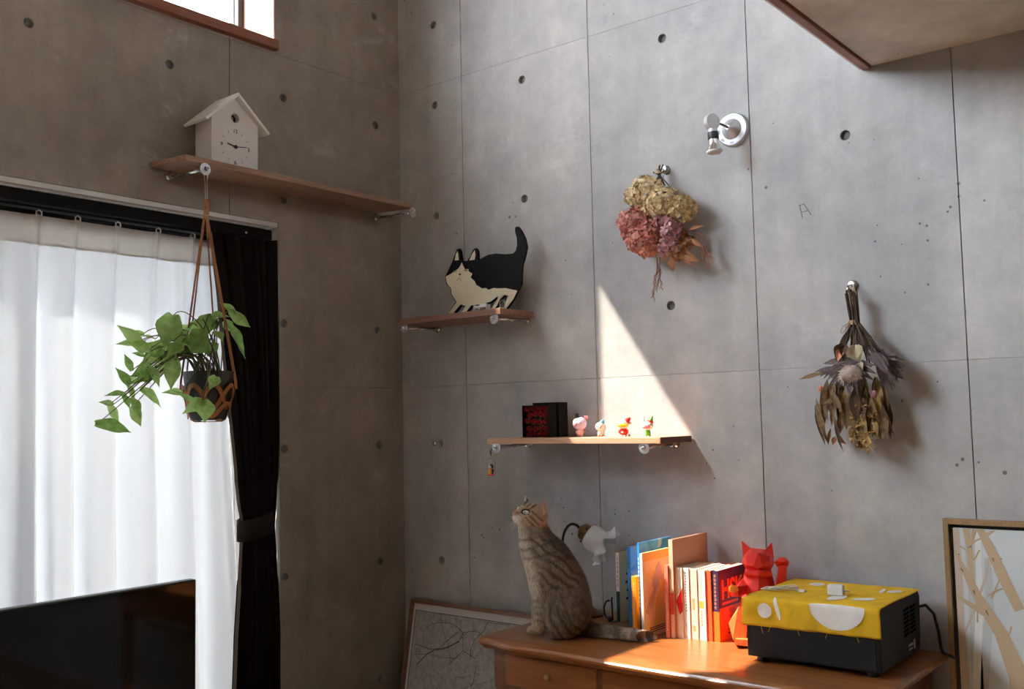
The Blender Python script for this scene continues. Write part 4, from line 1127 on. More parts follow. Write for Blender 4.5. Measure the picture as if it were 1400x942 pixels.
def cover_shape(pts, col, name, lift=.0006):
    mb = MB(); mb.prism([(y, z * h) for y, z in pts], w + .0001, w + lift, FZ); mb.build(name, mat('print_ink', col, .5), b)
cover_shape([(.060, .12), (.155, .12), (.160, .74), (.120, .70), (.095, .52), (.070, .40)], S(240, 214, 110), 'cover_yellow_shape')
cover_shape([(.050, .62), (.075, .80), (.095, .86), (.105, .76), (.090, .60), (.070, .50)], S(196, 190, 190), 'cover_grey_shape', .0009)
cover_shape([(.010, .30), (.040, .48), (.070, .58), (.060, .42), (.030, .26)], S(214, 176, 160), 'cover_pink_shape', .0009)
cover_shape([(.004, .90), (.160, .90), (.160, .995), (.004, .995)], S(246, 190, 90), 'cover_top_band')
b, w, h, d = book('thin salmon pink book squeezed beside the tall brown folder', 911, 916, 873, 773, .15, S(225, 130, 105), S(222, 120, 100), yset=-.268)
glyph_lines(b, w / 2, h * .1, h * .6, 10, S(250, 215, 200), .002)
b, w, h, d = book('tallest brown glossy folder with a red mark on its spine', 918, 923.5, 874, 738, .215, S(176, 128, 96), S(222, 170, 140), yset=-.262)
bar_print(b, w * .05, w * .95, h * .24, h * .46, S(215, 70, 55))
b, w, h, d = book('white paperback with a red diamond on its spine', 926, 935.3, 873.5, 776, .145, S(228, 214, 200), S(232, 216, 202), yset=-.250)
mb = MB(); mb.prism([(w * .0, h * .52), (w * .98, h * .72), (w * .98, h * .40), (w * .55, h * .33)], -.0009, -.0005); mb.build('red_diamond', mat('print_ink', S(210, 25, 35), .4), b)
b, w, h, d = book('pale grey paperback with black spine lettering', 936, 944.5, 874, 776.5, .145, S(226, 214, 206), S(228, 214, 204), yset=-.246)
glyph_lines(b, w * .45, h * .46, h * .95, 12, S(60, 50, 50), .003); glyph_lines(b, w * .5, h * .38, h * .5, 3, S(40, 30, 30), .003)
b, w, h, d = book('pale pink paperback with peach spine blocks', 945, 955.5, 874.8, 777.5, .145, S(228, 196, 180), S(224, 190, 172), yset=-.243)
bar_print(b, w * .3, w * .62, h * .42, h * .58, S(228, 150, 95)); bar_print(b, w * .3, w * .62, h * .12, h * .2, S(228, 150, 95)); glyph_lines(b, w * .46, h * .6, h * .95, 8, S(235, 215, 205), .003)
b, w, h, d = book('white paperback with orange spine lettering', 956, 966.6, 876, 779.5, .15, S(240, 232, 222), S(240, 228, 212), yset=-.240)
bar_print(b, w * .2, w * .75, h * .46, h * .56, S(240, 165, 70)); glyph_lines(b, w * .46, h * .2, h * .44, 5, S(235, 150, 60), .004); glyph_lines(b, w * .46, h * .58, h * .95, 7, S(240, 190, 120), .0035)
b, w, h, d = book('plain orange red paperback beside the thick exam book', 967, 974.6, 876.2, 780, .15, S(226, 92, 52), S(224, 88, 50), yset=-.236)
b, w, h, d = book('thick exam book with orange and purple HSK cover', 975.5, 985, 877, 780, .175, S(238, 98, 18), S(60, 38, 70), yset=-.232)
bar_print(b, 0, w, 0, h * .42, S(225, 110, 30)); glyph_lines(b, w * .5, h * .45, h * .95, 9, S(215, 150, 110), .004); glyph_lines(b, w * .5, h * .05, h * .38, 6, S(70, 40, 50), .004)
bar_print(b, .002, d, h * .46, h - .0005, S(92, 26, 78), 'cover', w, 'cover_band')
def cover_text(txt, size, y, z, col, bold=.0005, sx=1.0):
    MM = Matrix(((0, 0, 1, w + .0009), (1, 0, 0, y), (0, 1, 0, z), (0, 0, 0, 1)))
    text_mesh(txt, size, 'cover_lettering', mat('print_ink', col, .45), b, MM, .0003, 'LEFT', sx, bold)
cover_text('HSK', .075, .014, h * .70, S(245, 105, 25), .0022, 1.0)
cover_text('20', .036, .060, h * .36, S(200, 45, 30), .001)
cover_text('00', .036, .100, h * .36, S(200, 45, 30), .001) if False else None
mb = MB(); mb.box((w + .0006, .018, h * .50), (w + .0010, .12, h * .535)); mb.build('cover_rule', mat('print_ink', S(230, 70, 40), .4), b)
for k in range(3):
    mb = MB(); mb.box((w + .0005, .05, h * (.18 - .05 * k)), (w + .0009, .13, h * (.195 - .05 * k))); mb.build('cover_line', mat('print_ink', S(90, 40, 30), .4), b)

# bookend of black wire at the left
BE = thing('bookend', 'black wire bookend with curled foot at the end of books', 'bookend', (1.085, -.135, ZD))
M_IRON = mat('black_iron', (.010, .010, .010), .4, .4)
mb = MB(); mb.tube([(0, -.02, .004), (-.003, -.02, .07), (-.001, -.018, .075)] , .0028, 8); mb.build('upright_bar', M_IRON, BE, smooth=True)
mb = MB(); mb.tube([(-.004 + .0 , -.03, .065)] + [(-.006 - .020 * math.sin(t), -.03, .036 + .030 * math.cos(t)) for t in np.linspace(.1, PI - .1, 12)] + [(-.004, -.03, .006)], .0028, 8); mb.build('curl', M_IRON, BE, smooth=True)
mb = MB(); mb.ball((-.002, -.034, .0085), .0085, 12, 8); mb.build('ball_foot', M_IRON, BE, smooth=True)
mb = MB(); mb.box((.003, -.03, 0), (.014, .10, .0015)); mb.build('base_plate', M_IRON, BE)

# ------------------------------------------------------------------ black appliance with yellow cloth
AX0, AX1, AY0, AY1, AZ = 1.658, 2.008, -.385, -.065, .918
AP = thing('appliance', 'black box shaped appliance with side vents under yellow cloth', 'appliance', ((AX0 + AX1) / 2, (AY0 + AY1) / 2, ZD))
AO = Vector(((AX0 + AX1) / 2, (AY0 + AY1) / 2, ZD))
M_APP = mat('appliance_black', (.0065, .0065, .0075), .55, spec=.25)
hx, hy = (AX1 - AX0) / 2, (AY1 - AY0) / 2
mb = MB()
prof = [(-hy, .014), (-hy, AZ - ZD - .02), (-hy + .012, AZ - ZD), (hy - .012, AZ - ZD), (hy, AZ - ZD - .012), (hy - .012, .030), (hy - .03, .014)]
mb.prism([(y, z) for y, z in prof], -hx, hx, FZ); mb.build('housing', M_APP, AP, bevel=.003)
mb = MB(); mb.box((-hx + .012, -hy - .0015, .020), (hx - .012, -hy - .0002, .128)); mb.build('front_panel', mat('appliance_front', (.013, .0135, .0155), .5, spec=.25), AP, bevel=.001)
for k in range(7):
    for c_ in range(2):
        y = .020 + .052 * c_; z = .070 + .0105 * k
        mb = MB(); mb.add([(hx + .0008, y, z), (hx + .0008, y + .040, z + .003), (hx + .0008, y + .040, z + .0085), (hx + .0008, y, z + .0055), (hx - .001, y, z), (hx - .001, y + .040, z + .003), (hx - .001, y + .040, z + .0085), (hx - .001, y, z + .0055)], [(0, 1, 2, 3), (4, 7, 6, 5), (0, 4, 5, 1), (1, 5, 6, 2), (2, 6, 7, 3), (3, 7, 4, 0)]); mb.build('vent_slot', mat('vent_dark', (.001, .001, .001), 1.0, spec=0), AP)
for a, c, z0, z1, lb in ((.050, .085, .040, .046, 'rating_print'), (.050, .078, .030, .035, 'rating_print'), (.090, .104, .028, .052, 'rating_print')):
    mb = MB(); mb.box((hx + .0002, a, z0), (hx + .0006, c, z1)); mb.build(lb, mat('label_grey', (.45, .45, .46), .5), AP)
for x in (-hx + .03, hx - .03):
    for y in (-hy + .03, hy - .045):
        mb = MB(); mb.lathe([(.014, 0), (.016, .004), (.014, .015)], 16, T(x, y, 0)); mb.build('foot', M_BLACK, AP, auto=40)
mb = MB(); mb.box((hx - .01, hy - .075, .018), (hx + .004, hy - .035, .028)); mb.build('latch', M_BLACK, AP, bevel=.002)
# power cord behind
PCD = thing('power_cord', 'thick black power cord hanging behind the black appliance', 'cord', (AX1 - .02, AY1, ZD))
mb = MB(); pts = [(0, .0035, .10), (.022, .012, .118), (.045, .020, .100), (.055, .022, .05), (.058, .024, .0), (.062, .022, .0035)]
mb.tube([(.002, .006, .12), (.030, .014, .128), (.048, .022, .105), (.056, .026, .060), (.060, .026, .020), (.066, .022, .005), (.085, .005, .005), (.11, -.02, .005)], .0042, 8); mb.build('cable', M_BLACK, PCD, smooth=True)

# cloth
def srgbm(name, c, **k): return mat(name, S(*c), **k)
M_YEL = mat('yellow_cotton', S(222, 178, 22), .85, noise_amt=.10, noise_scale=25, bump=.25, bump_scale=500)
M_YWH = mat('white_print', S(226, 222, 216), .85, noise_amt=.06, noise_scale=30)
CT = thing('yellow_cloth', 'yellow cotton cloth with white dots draped over black appliance', 'cloth', AO + Vector((0, 0, AZ - ZD)))
CX0, CX1 = -hx - .008, hx + .004
def cloth_pt(s, t, lift=0.0):
    """s across (0..1), t from back (0) over the front edge to the hem (1); returns point on the cloth"""
    x = CX0 + (CX1 - CX0) * s
    Ltop = 2 * hy - .008; drop = .068 + .010 * (1 - s) * .3; r = .012
    L = Ltop + drop; q = t * L
    wav = .0018 * math.sin(s * 17 + 1) + .0012 * math.sin(s * 41)
    if q < Ltop - r: y, z, n = hy - .004 - q, .0030 + .0008 * math.sin(s * 9 + q * 25), (0, 0, 1)
    elif q < Ltop - r + PI / 2 * r:
        a = (q - (Ltop - r)) / r; y = -hy + .004 + r * .2 - (r) * math.sin(a) + .0; z = .003 - r + r * math.cos(a); n = (0, -math.sin(a), math.cos(a))
    else:
        dz = q - (Ltop - r + PI / 2 * r); y = -hy + .004 + r * .2 - r - wav * min(1, dz / .03) * 1.5; z = .003 - r - dz; n = (0, -1, 0)
    if s < .02: z -= .0
    p = Vector((x, y, z)) + Vector(n) * lift
    # both ends sag a little over the sides
    if s < .03: p.z -= .010 * (1 - s / .03) if n[2] > .5 else 0
    return p
o = grid_mesh(lambda a, b: cloth_pt(a, b), 60, 60).build('cloth', M_YEL, CT, smooth=True, recalc=False)
sm = o.modifiers.new('solid', 'SOLIDIFY'); sm.thickness = .0010; sm.offset = 0
def cloth_patch(name, fn, nr=8, na=40):
    mb = MB(); vs = []; fs = []
    for i in range(nr + 1):
        for k in range(na):
            s, t = fn(i / nr, 2 * PI * k / na); vs.append(cloth_pt(s, t, .0022))
    for i in range(nr):
        for k in range(na): fs.append((i*na+k, i*na+(k+1) % na, (i+1)*na+(k+1) % na, (i+1)*na+k))
    mb.add(vs, fs); return mb.build(name, M_YWH, CT, smooth=True, recalc=False)
LT = (2 * hy - .008) + .07
TE = (2 * hy - .02) / LT      # t at the front top edge
WX = CX1 - CX0
cloth_patch('white_dot', lambda r, a: (.175 + .054 * r * math.cos(a) , TE + .105 + .050 * r * math.sin(a)))
# bowl shape: half disc on the front drop
def bowl(r, a):
    x = .195 * r * math.cos(a); y = r * math.sin(a)
    return (.705 + x * 1.0, TE + .035 + (max(0, y) * .150 if y > 0 else y * .012))
cloth_patch('white_bowl', bowl)
cloth_patch('white_dot', lambda r, a: (.62 + .055 * r * math.cos(a), TE - .17 + .12 * r * math.sin(a)))
cloth_patch('white_oval', lambda r, a: (.80 + .07 * r * math.cos(a), TE - .19 + .06 * r * math.sin(a) - .03 * r * math.cos(a)))
cloth_patch('white_oval', lambda r, a: (.29 + .055 * r * math.cos(a), .18 + .07 * r * math.sin(a)))
cloth_patch('white_leaf', lambda r, a: (.88 + .045 * r * math.cos(a), .20 + .055 * r * math.sin(a) - .03 * r * math.cos(a)))
cloth_patch('white_leaf', lambda r, a: (.80 + .020 * r * math.cos(a), .22 + .07 * r * math.sin(a) + .05 * r * math.cos(a)))
cloth_patch('white_leaf', lambda r, a: (.270 + .016 * r * math.cos(a) + .018 * r * math.sin(a), TE + .085 + .075 * r * math.sin(a)))
for k in range(14):
    if k in (3, 6, 9, 12, 2):
        mb = MB(); p = cloth_pt(.07 * k, 1.0); mb.tube([p, p + Vector((.002 * (-1) ** k, -.001, -.006)), p + Vector((.005 * (-1) ** k, -.001, -.012 - .003 * (k % 3)))], .0005, 4); mb.build('loose_thread', M_YEL, CT)

# charger cube
CTOP = AZ + .0035
pch = on_z(1143, 814, CTOP)
CH = thing('charger', 'white cube phone charger plug on the yellow cloth', 'charger', (pch.x, pch.y, CTOP + .0016), math.radians(12))
mb = MB(); mb.box((-.020, -.014, 0), (.020, .014, .026)); mb.build('charger_body', mat('charger_white', (.80, .80, .81), .3), CH, bevel=.003, seg=3)
mb = MB(); mb.box((-.0205, -.006, .010), (-.0198, .006, .015)); mb.build('usb_port', mat('port_grey', (.25, .25, .26), .4), CH)
for y in (-.006, .006):
    mb = MB(); mb.box((.020, y - .0032, .011), (.034, y + .0032, .0125)); mb.build('prong', M_STEEL, CH)
# white cable coiled
pcb = on_z(1062, 808, CTOP)
CB = thing('usb_cable', 'white charging cable bundled on the yellow cloth', 'cable', (pcb.x, pcb.y, CTOP + .0016))
M_CBL = mat('cable_white', (.72, .71, .70), .4)
for k in range(4):
    mb = MB(); n_ = 28; pts = []
    for i in range(n_ + 1):
        t = 2 * PI * i / n_; a = .040 - .005 * k; bq = .013 + .003 * k
        pts.append((a * math.cos(t) + .004 * k + .012, bq * math.sin(t) * (1 + .3 * math.cos(t)) - .002 * k + .02 * math.cos(t), .0022 + .0028 * k + .003 * abs(math.sin(t * 1.5 + k))))
    mb.tube(pts, .0016, 6, cap=False); mb.build('cable_loop', M_CBL, CB, smooth=True)
mb = MB(); mb.tube([(-.024 + .013 * math.cos(t), -.012 + .020 * math.sin(t), .0025 + .004 * abs(math.sin(t))) for t in np.linspace(0, 2 * PI, 20)], .0016, 6, cap=False); mb.build('tied_loop', M_CBL, CB, smooth=True)
mb = MB(); mb.tube([(.046, .016, .005), (.054, .012, .004), (.062, .008, .004)], [.0016, .003, .0045], 8); mb.box((.060, .002, .001), (.078, .013, .007)); mb.build('plug', M_CBL, CB, bevel=.001)
# ------------------------------------------------------------------ the tabby cat
RZV = 0.6777                     # turns local x to picture right, local y away from the viewer
def frame_at(p, rz=RZV): return Matrix.Translation(Vector(p)) @ RZ(rz)
CATP = on_z(765, 868, ZD)
CS = 3.02 / FPX
CATM = frame_at(CATP)
CATI = CATM.inverted()
def cpx(u, v, y=0.0):
    """picture pixel -> cat-local point in the plane local y = y"""
    o = CATI @ Vector(CAM); d = CATI.to_3x3() @ Vector(ray(u, v)); t = (y - o.y) / d.y
    return o + d * t

def surface_nets(fn, lo, hi, h):
    lo = np.array(lo); n = np.ceil((np.array(hi) - lo) / h).astype(int) + 1
    ax = [lo[i] + h * np.arange(n[i]) for i in range(3)]
    G = np.stack(np.meshgrid(*ax, indexing='ij'), -1)
    F = fn(G.reshape(-1, 3)).reshape(n)
    s = F < 0
    cells = n - 1
    acc = np.zeros((*cells, 3)); cnt = np.zeros(cells)
    corners = [(i, j, k) for i in (0, 1) for j in (0, 1) for k in (0, 1)]
    def sl(c): return tuple(slice(c[a], c[a] + cells[a]) for a in range(3))
    for c in corners:
        for a in range(3):
            if c[a] == 0:
                e = list(c); e[a] = 1; e = tuple(e)
                A, B = F[sl(c)], F[sl(e)]; m_ = (A < 0) != (B < 0)
                t = np.where(m_, A / np.where(m_, A - B, 1), 0)
                for q in range(3):
                    acc[..., q] += np.where(m_, c[q] + (t if q == a else 0), 0)
                cnt += m_
    act = cnt > 0
    idx = -np.ones(cells, int); idx[act] = np.arange(act.sum())
    ci = np.argwhere(act)
    V = lo + h * (ci + acc[act] / cnt[act][:, None])
    faces = []
    for a in range(3):
        b, c = (a + 1) % 3, (a + 2) % 3
        A = s[tuple(slice(0, -1) if q == a else slice(1, -1) for q in range(3))]
        B = s[tuple(slice(1, None) if q == a else slice(1, -1) for q in range(3))]
        for (cond, flip) in ((A & ~B, False), (~A & B, True)):
            e = np.argwhere(cond); 
            if not len(e): continue
            base = e.copy(); base[:, b] += 1; base[:, c] += 1
            def off(db, dc):
                q = base.copy(); q[:, b] -= db; q[:, c] -= dc; return idx[q[:, 0], q[:, 1], q[:, 2]]
            quad = np.stack([off(1, 1), off(0, 1), off(0, 0), off(1, 0)], 1)
            faces.append(quad[:, ::-1] if flip else quad)
    return V, np.concatenate(faces)

def sd_cone(P, a, b, ra, rb):
    a = np.array(a); b = np.array(b); ba = b - a; t = np.clip(((P - a) @ ba) / (ba @ ba), 0, 1)
    return np.linalg.norm(P - a - t[:, None] * ba, axis=1) - (ra + (rb - ra) * t)
def sd_ell(P, c, r, rot=None):
    Q = P - np.array(c)
    if rot is not None: Q = Q @ np.array(rot)
    r = np.array(r); k0 = np.linalg.norm(Q / r, axis=1); k1 = np.linalg.norm(Q / r ** 2, axis=1)
    return k0 * (k0 - 1) / np.maximum(k1, 1e-9)
def smin(a, b, k):
    h = np.clip(.5 + .5 * (b - a) / k, 0, 1); return b + (a - b) * h - k * h * (1 - h)
def smax(a, b, k): return -smin(-a, -b, k)
def rotm(ax, ang): return np.array(Matrix.Rotation(ang, 3, ax))
P_ = lambda u, v, y=0.0: np.array(cpx(u, v, y))
px = CS
tail_pts = [np.array(CATI @ on_z(u, v, ZD + r)) for u, v, r in ((795, 858, .022), (815, 862, .019), (840, 865, .018), (865, 868, .017), (888, 871.5, .016), (904, 874.0, .0145))]
tail_r = [.026, .0205, .0185, .0175, .0165, .0135]
def cat_sdf(P):
    d = sd_ell(P, P_(774, 832), (.078, .080, .082), None)
    d = smin(d, sd_ell(P, P_(767, 802), (.080, .070, .090), rotm('Y', -.35)), .03)
    d = smin(d, sd_ell(P, P_(755, 770), (.066, .060, .080), rotm('Y', -.45)), .03)
    d = smin(d, sd_cone(P, P_(744, 757), P_(730, 722), .054, .040), .025)
    d = smin(d, sd_cone(P, P_(722, 716), P_(724, 745), .026, .030), .02)
    # chest
    d = smin(d, sd_cone(P, P_(734, 762), P_(741, 800), .038, .036), .03)
    # head
    hd = sd_ell(P, P_(729, 705.5), (.043, .042, .037), rotm('Y', .25))
    hd = smin(hd, sd_ell(P, P_(723, 711), (.034, .037, .025), rotm('Y', .2)), .012)        # cheeks
    hd = smin(hd, sd_cone(P, P_(717, 703, -.002), P_(707.5, 706.5, -.002), .023, .0165), .014)      # muzzle
    hd = smin(hd, sd_ell(P, P_(708.5, 711.5), (.013, .014, .010)), .008)                     # chin
    hd = smin(hd, sd_cone(P, P_(719, 696), P_(705, 703), .014, .007), .010)                  # nose bridge
    hd = smax(hd, -sd_ell(P, P_(719.0, 700.2, -.043), (.0115, .012, .0085)), .006)           # eye socket
    hd = smax(hd, -sd_ell(P, P_(708.6, 695.5, .030), (.010, .010, .008)), .006)
    d = smin(d, hd, .014)
    # ears
    for (b0, b1, tip, y0, y1, w) in (((740, 702), (742, 695), (743.8, 683), -.020, -.024, 1.25), ((721, 694), (720.5, 688), (718, 677.5), .024, .026, .85)):
        e = sd_cone(P, P_(*b0, y0), P_(*tip, y1), .0185 * w, .0022)
        e = smax(e, -sd_cone(P, P_(b0[0] - 2.5, b0[1] - 1.5, y0 - .014), P_(tip[0] - 1.0, tip[1] + 3.0, y1 - .006), .0125 * w, .0016), .003)
        d = smin(d, e, .006)
    # forelegs
    for y, du in ((-.028, 4), (.026, 1)):
        d = smin(d, sd_cone(P, P_(738 + du, 792, y), P_(734 + du, 850, y), .028, .0180), .022)
        d = smin(d, sd_ell(P, P_(729.5 + du, 861, y - .002), (.0235, .0165, .0125)), .010)
        for q in (-1, 0, 1): d = smin(d, sd_ell(P, P_(724.0 + du + 1.2 * abs(q), 861.8, y + q * .0095 - .002), (.010, .0056, .0078)), .003)
    # thighs and hind feet
    for y in (-.060, .060):
        d = smin(d, sd_ell(P, P_(776, 838, y), (.062, .030, .066), rotm('Y', .5)), .022)
        d = smin(d, sd_cone(P, P_(778, 866, y * 1.0), P_(757, 867, y * 1.02), .0150, .0125), .012)
    # tail
    for k in range(len(tail_pts) - 1):
        d = smin(d, sd_cone(P, tail_pts[k], tail_pts[k+1], tail_r[k], tail_r[k+1]), .012 if k == 0 else .006)
    # flat underside on the desk
    return smax(d, -(P[:, 2] - .001), .004)
V, Fq = surface_nets(cat_sdf, (-.165, -.125, -.006), (.345, .125, .455), .0030)

_CR = np.array(CATM.to_3x3()); _CO = np.array(CATP)
def side_px(P):
    """side-view coordinates of cat points (the same for both flanks)"""
    Q = P.copy(); Q[:, 1] = -.035
    Wd = Q @ _CR.T + _CO - CAM; z = Wd @ FW
    return 700 + FPX * (Wd @ RT) / z, 471 - FPX * (Wd @ UP) / z
def vnoise(P, sc, seed=0):
    return np.array([noise.noise(Vector((p[0] * sc + seed, p[1] * sc, p[2] * sc))) for p in P])
def sstep(x, a, b): t = np.clip((x - a) / (b - a), 0, 1); return t * t * (3 - 2 * t)
def mixc(c, w, d): return c * (1 - w[:, None]) + np.array(d)[None] * w[:, None]
def cat_colour(P):
    n1 = vnoise(P, 28); n2 = vnoise(P, 70, 5); n3 = vnoise(P, 9, 3)
    # picture-like coordinates in px units
    U, W = side_px(P)
    c = np.tile(np.array([.178, .143, .106]), (len(P), 1)) * (1 + .25 * n3 + .40 * n2)[:, None]
    body = sstep(W, 722, 740)
    # warm rufous wash on the flank
    c = mixc(c, .45 * body * sstep(n3, -.1, .4), (.20, .12, .07))
    # pale grey brown on thigh front
    c = mixc(c, .5 * body * sstep(-U, -755, -730), (.40, .325, .24))
    # stripes on torso
    q1 = (W * .80 - (U - 765) * .55) + 5.5 * n1 + 3 * n3
    q2 = np.hypot((U - 815) * 1.0, (W - 815) * .9) + 4.5 * n1
    wt = sstep(W, 800, 825)
    q = q1 * (1 - wt) + q2 * wt
    st_ = sstep(np.sin(q * 2 * PI / 10.5) + .35 * n2, .05, .75) * body
    st_ *= .35 + .65 * sstep(n3 + .3 * n1, -.35, .15)
    c = mixc(c, .70 * st_, (.028, .022, .017))
    # dark back
    edge = np.interp(W, [705, 730, 750, 770, 795, 850, 870], [745, 757, 775, 795, 806, 808, 806])
    c = mixc(c, .80 * sstep(U - edge, -26, -3) * sstep(W, 700, 730) * sstep(-U, -830, -806), (.040, .026, .018))
    # cream chest and throat, brightened to paint in rim light from the window
    front = np.interp(W, [700, 716, 735, 760, 800, 850, 870], [700, 707, 710, 717, 726, 730, 726])
    c = mixc(c, .75 * sstep(front + 17 - U, 0, 14) * sstep(W, 712, 722) * (.75 + .4 * n2), (.82, .72, .60))
    # neck bands
    nb = sstep(np.sin((W * .9 + (U - 720) * .25 + 2 * n1) * 2 * PI / 12), .45, .9) * sstep(W, 728, 738) * sstep(-W, -775, -760)
    c = mixc(c, .6 * nb, (.045, .03, .02))
    # forelegs and paws lighter, with bars
    leg = sstep(W, 806, 822) * sstep(-U, -752, -738)
    c = mixc(c, .55 * leg, (.30, .235, .17)); c = mixc(c, .5 * leg * sstep(np.sin(W * 2 * PI / 9 + n1 * 2), .3, .8), (.06, .045, .035))
    c = mixc(c, sstep(W, 847, 854) * sstep(-U, -752, -744) * .8, (.50, .41, .31))
    # head
    hd = sstep(-W, -724, -716) * sstep(-U, -752, -748)
    hc = np.tile(np.array([.34, .23, .145]), (len(P), 1)) * (1 + .2 * n2)[:, None]
    hc = mixc(hc, sstep(-U, -716, -708) * sstep(W, 704, 708), (.60, .53, .46))         # muzzle, chin
    hc = mixc(hc, .8 * sstep(W, 712, 718) * sstep(-U, -726, -712), (.55, .46, .36))
    hc = mixc(hc, .75 * np.exp(-(((U - 705.5) / 4.5) ** 2 + ((W - 701.5) / 2.6) ** 2)), (.20, .075, .045))  # nose bridge
    hc = mixc(hc, .55 * np.exp(-(((U - 714) / 5) ** 2 + ((W - 692) / 4) ** 2)), (.42, .35, .25))
    for (x0, y0, x1, y1, wd) in ((722, 703, 736, 717, 1.2), (719, 708, 730, 719, 1.1), (727, 699, 742, 712, 1.2), (720, 694, 727, 689, 1.0), (723, 697, 731, 692, 1.0), (716, 692, 722, 686, .9), (728, 693, 736, 690, 1.1)):
        a = np.array([x0, y0]); b = np.array([x1, y1]); Q = np.stack([U, W], 1); t = np.clip(((Q - a) @ (b - a)) / ((b - a) @ (b - a)), 0, 1); dd = np.linalg.norm(Q - a - t[:, None] * (b - a), axis=1)
        hc = mixc(hc, .85 * np.exp(-(dd / wd) ** 2), (.035, .022, .016))
    eyd = np.hypot((U - 718.4) / 5.2, (W - 699.9) / 3.4)
    hc = mixc(hc, .95 * sstep(-eyd, -1.28, -1.08), (.015, .012, .010)); hc = mixc(hc, .9 * np.exp(-(((U - 711.5) / 3.2) ** 2 + ((W - 701.8) / 1.3) ** 2)), (.02, .014, .010))
    hc = mixc(hc, .6 * np.exp(-((eyd - 1.55) / .18) ** 2) * sstep(W, 699, 703), (.48, .40, .30))
    # ears: dark rim, pinkish inside
    ear = sstep(-W, -697, -690) * sstep(U, 735, 737)
    hc = mixc(hc, .9 * ear * sstep(-P[:, 1], .014, .026), (.34, .20, .17)); hc = mixc(hc, .7 * ear * sstep(-W, -688, -684), (.30, .24, .19))
    ear2 = sstep(-W, -689, -686) * sstep(-U, -726, -724)
    hc = mixc(hc, .9 * ear2 * sstep(-U, -721, -718.5), (.55, .52, .50)); hc = mixc(hc, .9 * ear2 * sstep(U, 719.5, 721.5), (.03, .025, .02))
    c = c * (1 - hd[:, None]) + hc * hd[:, None]
    # tail rings
    T_ = sstep(U, 812, 826)
    tc = np.tile(np.array([.42, .36, .29]), (len(P), 1)) * (1 + .35 * n1 + .25 * n2)[:, None]
    ring = sstep(np.sin((U + 3 * n1) * 2 * PI / 22 + .6), .25, .7)
    tc = mixc(tc, .8 * ring * sstep(U, 855, 875), (.022, .020, .020)); tc = mixc(tc, .5 * ring, (.07, .055, .045)); tc = mixc(tc, .55 * sstep(-W, -866, -861) * sstep(-U, -860, -840), (.04, .032, .026))
    tc = mixc(tc, sstep(U, 888, 894), (.012, .012, .013))
    c = c * (1 - T_[:, None]) + tc * T_[:, None]
    return np.clip(c, .005, .9)

cat = thing('cat', 'brown tabby cat sitting on the desk and looking up to the side', 'cat', CATP, RZV)
me = bpy.data.meshes.new('body'); me.from_pydata(V.tolist(), [], Fq.tolist()); me.update()
bm = bmesh.new(); bm.from_mesh(me); bmesh.ops.recalc_face_normals(bm, faces=bm.faces)
for _ in range(2): bmesh.ops.smooth_vert(bm, verts=bm.verts, factor=.35, use_axis_x=True, use_axis_y=True, use_axis_z=True)
bm.to_mesh(me); bm.free()
Vn = np.array([v.co[:] for v in me.vertices]); Nn = np.array([v.normal[:] for v in me.vertices])
Cc = cat_colour(Vn)
at = me.color_attributes.new('fur_colour', 'FLOAT_COLOR', 'POINT')
at.data.foreach_set('color', np.concatenate([Cc, np.ones((len(Cc), 1))], 1).astype(np.float32).ravel())
for p in me.polygons: p.use_smooth = True
def fur_mat(name, rough=.85):
    m = bpy.data.materials.new(name); m.use_nodes = True
    n, l = nt(m); b = n['Principled BSDF']; b.inputs['Roughness'].default_value = rough; b.inputs['Specular IOR Level'].default_value = .25; b.inputs['Sheen Weight'].default_value = .15
    a = n.new('ShaderNodeAttribute'); a.attribute_name = 'fur_colour'; l.new(a.outputs['Color'], b.inputs['Base Color']); return m
M_FUR = fur_mat('tabby_fur')
me.materials.append(M_FUR)
co = bpy.data.objects.new('body', me); COL.objects.link(co); co.parent = cat
# short fur strands
rng = np.random.default_rng(4)
tri = np.concatenate([Fq[:, [0, 1, 2]], Fq[:, [0, 2, 3]]])
A = Vn[tri]; area = np.linalg.norm(np.cross(A[:, 1] - A[:, 0], A[:, 2] - A[:, 0]), axis=1)
NF = 38000
pick = rng.choice(len(tri), NF, p=area / area.sum())
w = rng.dirichlet((1, 1, 1), NF)
R0 = (A[pick] * w[..., None]).sum(1); N0 = (Nn[tri[pick]] * w[..., None]).sum(1); N0 /= np.linalg.norm(N0, axis=1)[:, None]; C0 = (Cc[tri[pick]] * w[..., None]).sum(1)
U0, W0 = side_px(R0)
flow = np.tile(np.array([.35, 0, -1.0]), (NF, 1))
hm = sstep(-W0, -726, -716)[:, None]; flow = flow * (1 - hm) + np.array([1.0, 0, -.25]) * hm
tm = sstep(U0, 808, 820)[:, None]; flow = flow * (1 - tm) + np.array([1.0, -.15, -.05]) * tm
flow -= N0 * (flow * N0).sum(1)[:, None]; flow /= np.maximum(np.linalg.norm(flow, axis=1), 1e-6)[:, None]
ln_ = (.0105 * (1 - hm[:, 0]) + .0042 * hm[:, 0]); ln_ = ln_ * (1 - tm[:, 0]) + .011 * tm[:, 0]
ln_ *= rng.uniform(.6, 1.15, NF)
eyed = np.hypot((U0 - 719.3) / 8, (W0 - 700.6) / 6)
keep = (R0[:, 2] > .004) & (eyed > 1) & ~((W0 < 697) & (U0 > 734)) & ~((W0 < 689) & (U0 < 726))
D0 = flow + N0 * rng.uniform(.12, .42, NF)[:, None] + rng.normal(0, .14, (NF, 3)); D0 /= np.linalg.norm(D0, axis=1)[:, None]
S0 = np.cross(D0, N0); S0 /= np.maximum(np.linalg.norm(S0, axis=1), 1e-6)[:, None]
R0, D0, S0, C0, ln_ = R0[keep], D0[keep], S0[keep], C0[keep], ln_[keep]; n_ = len(R0)
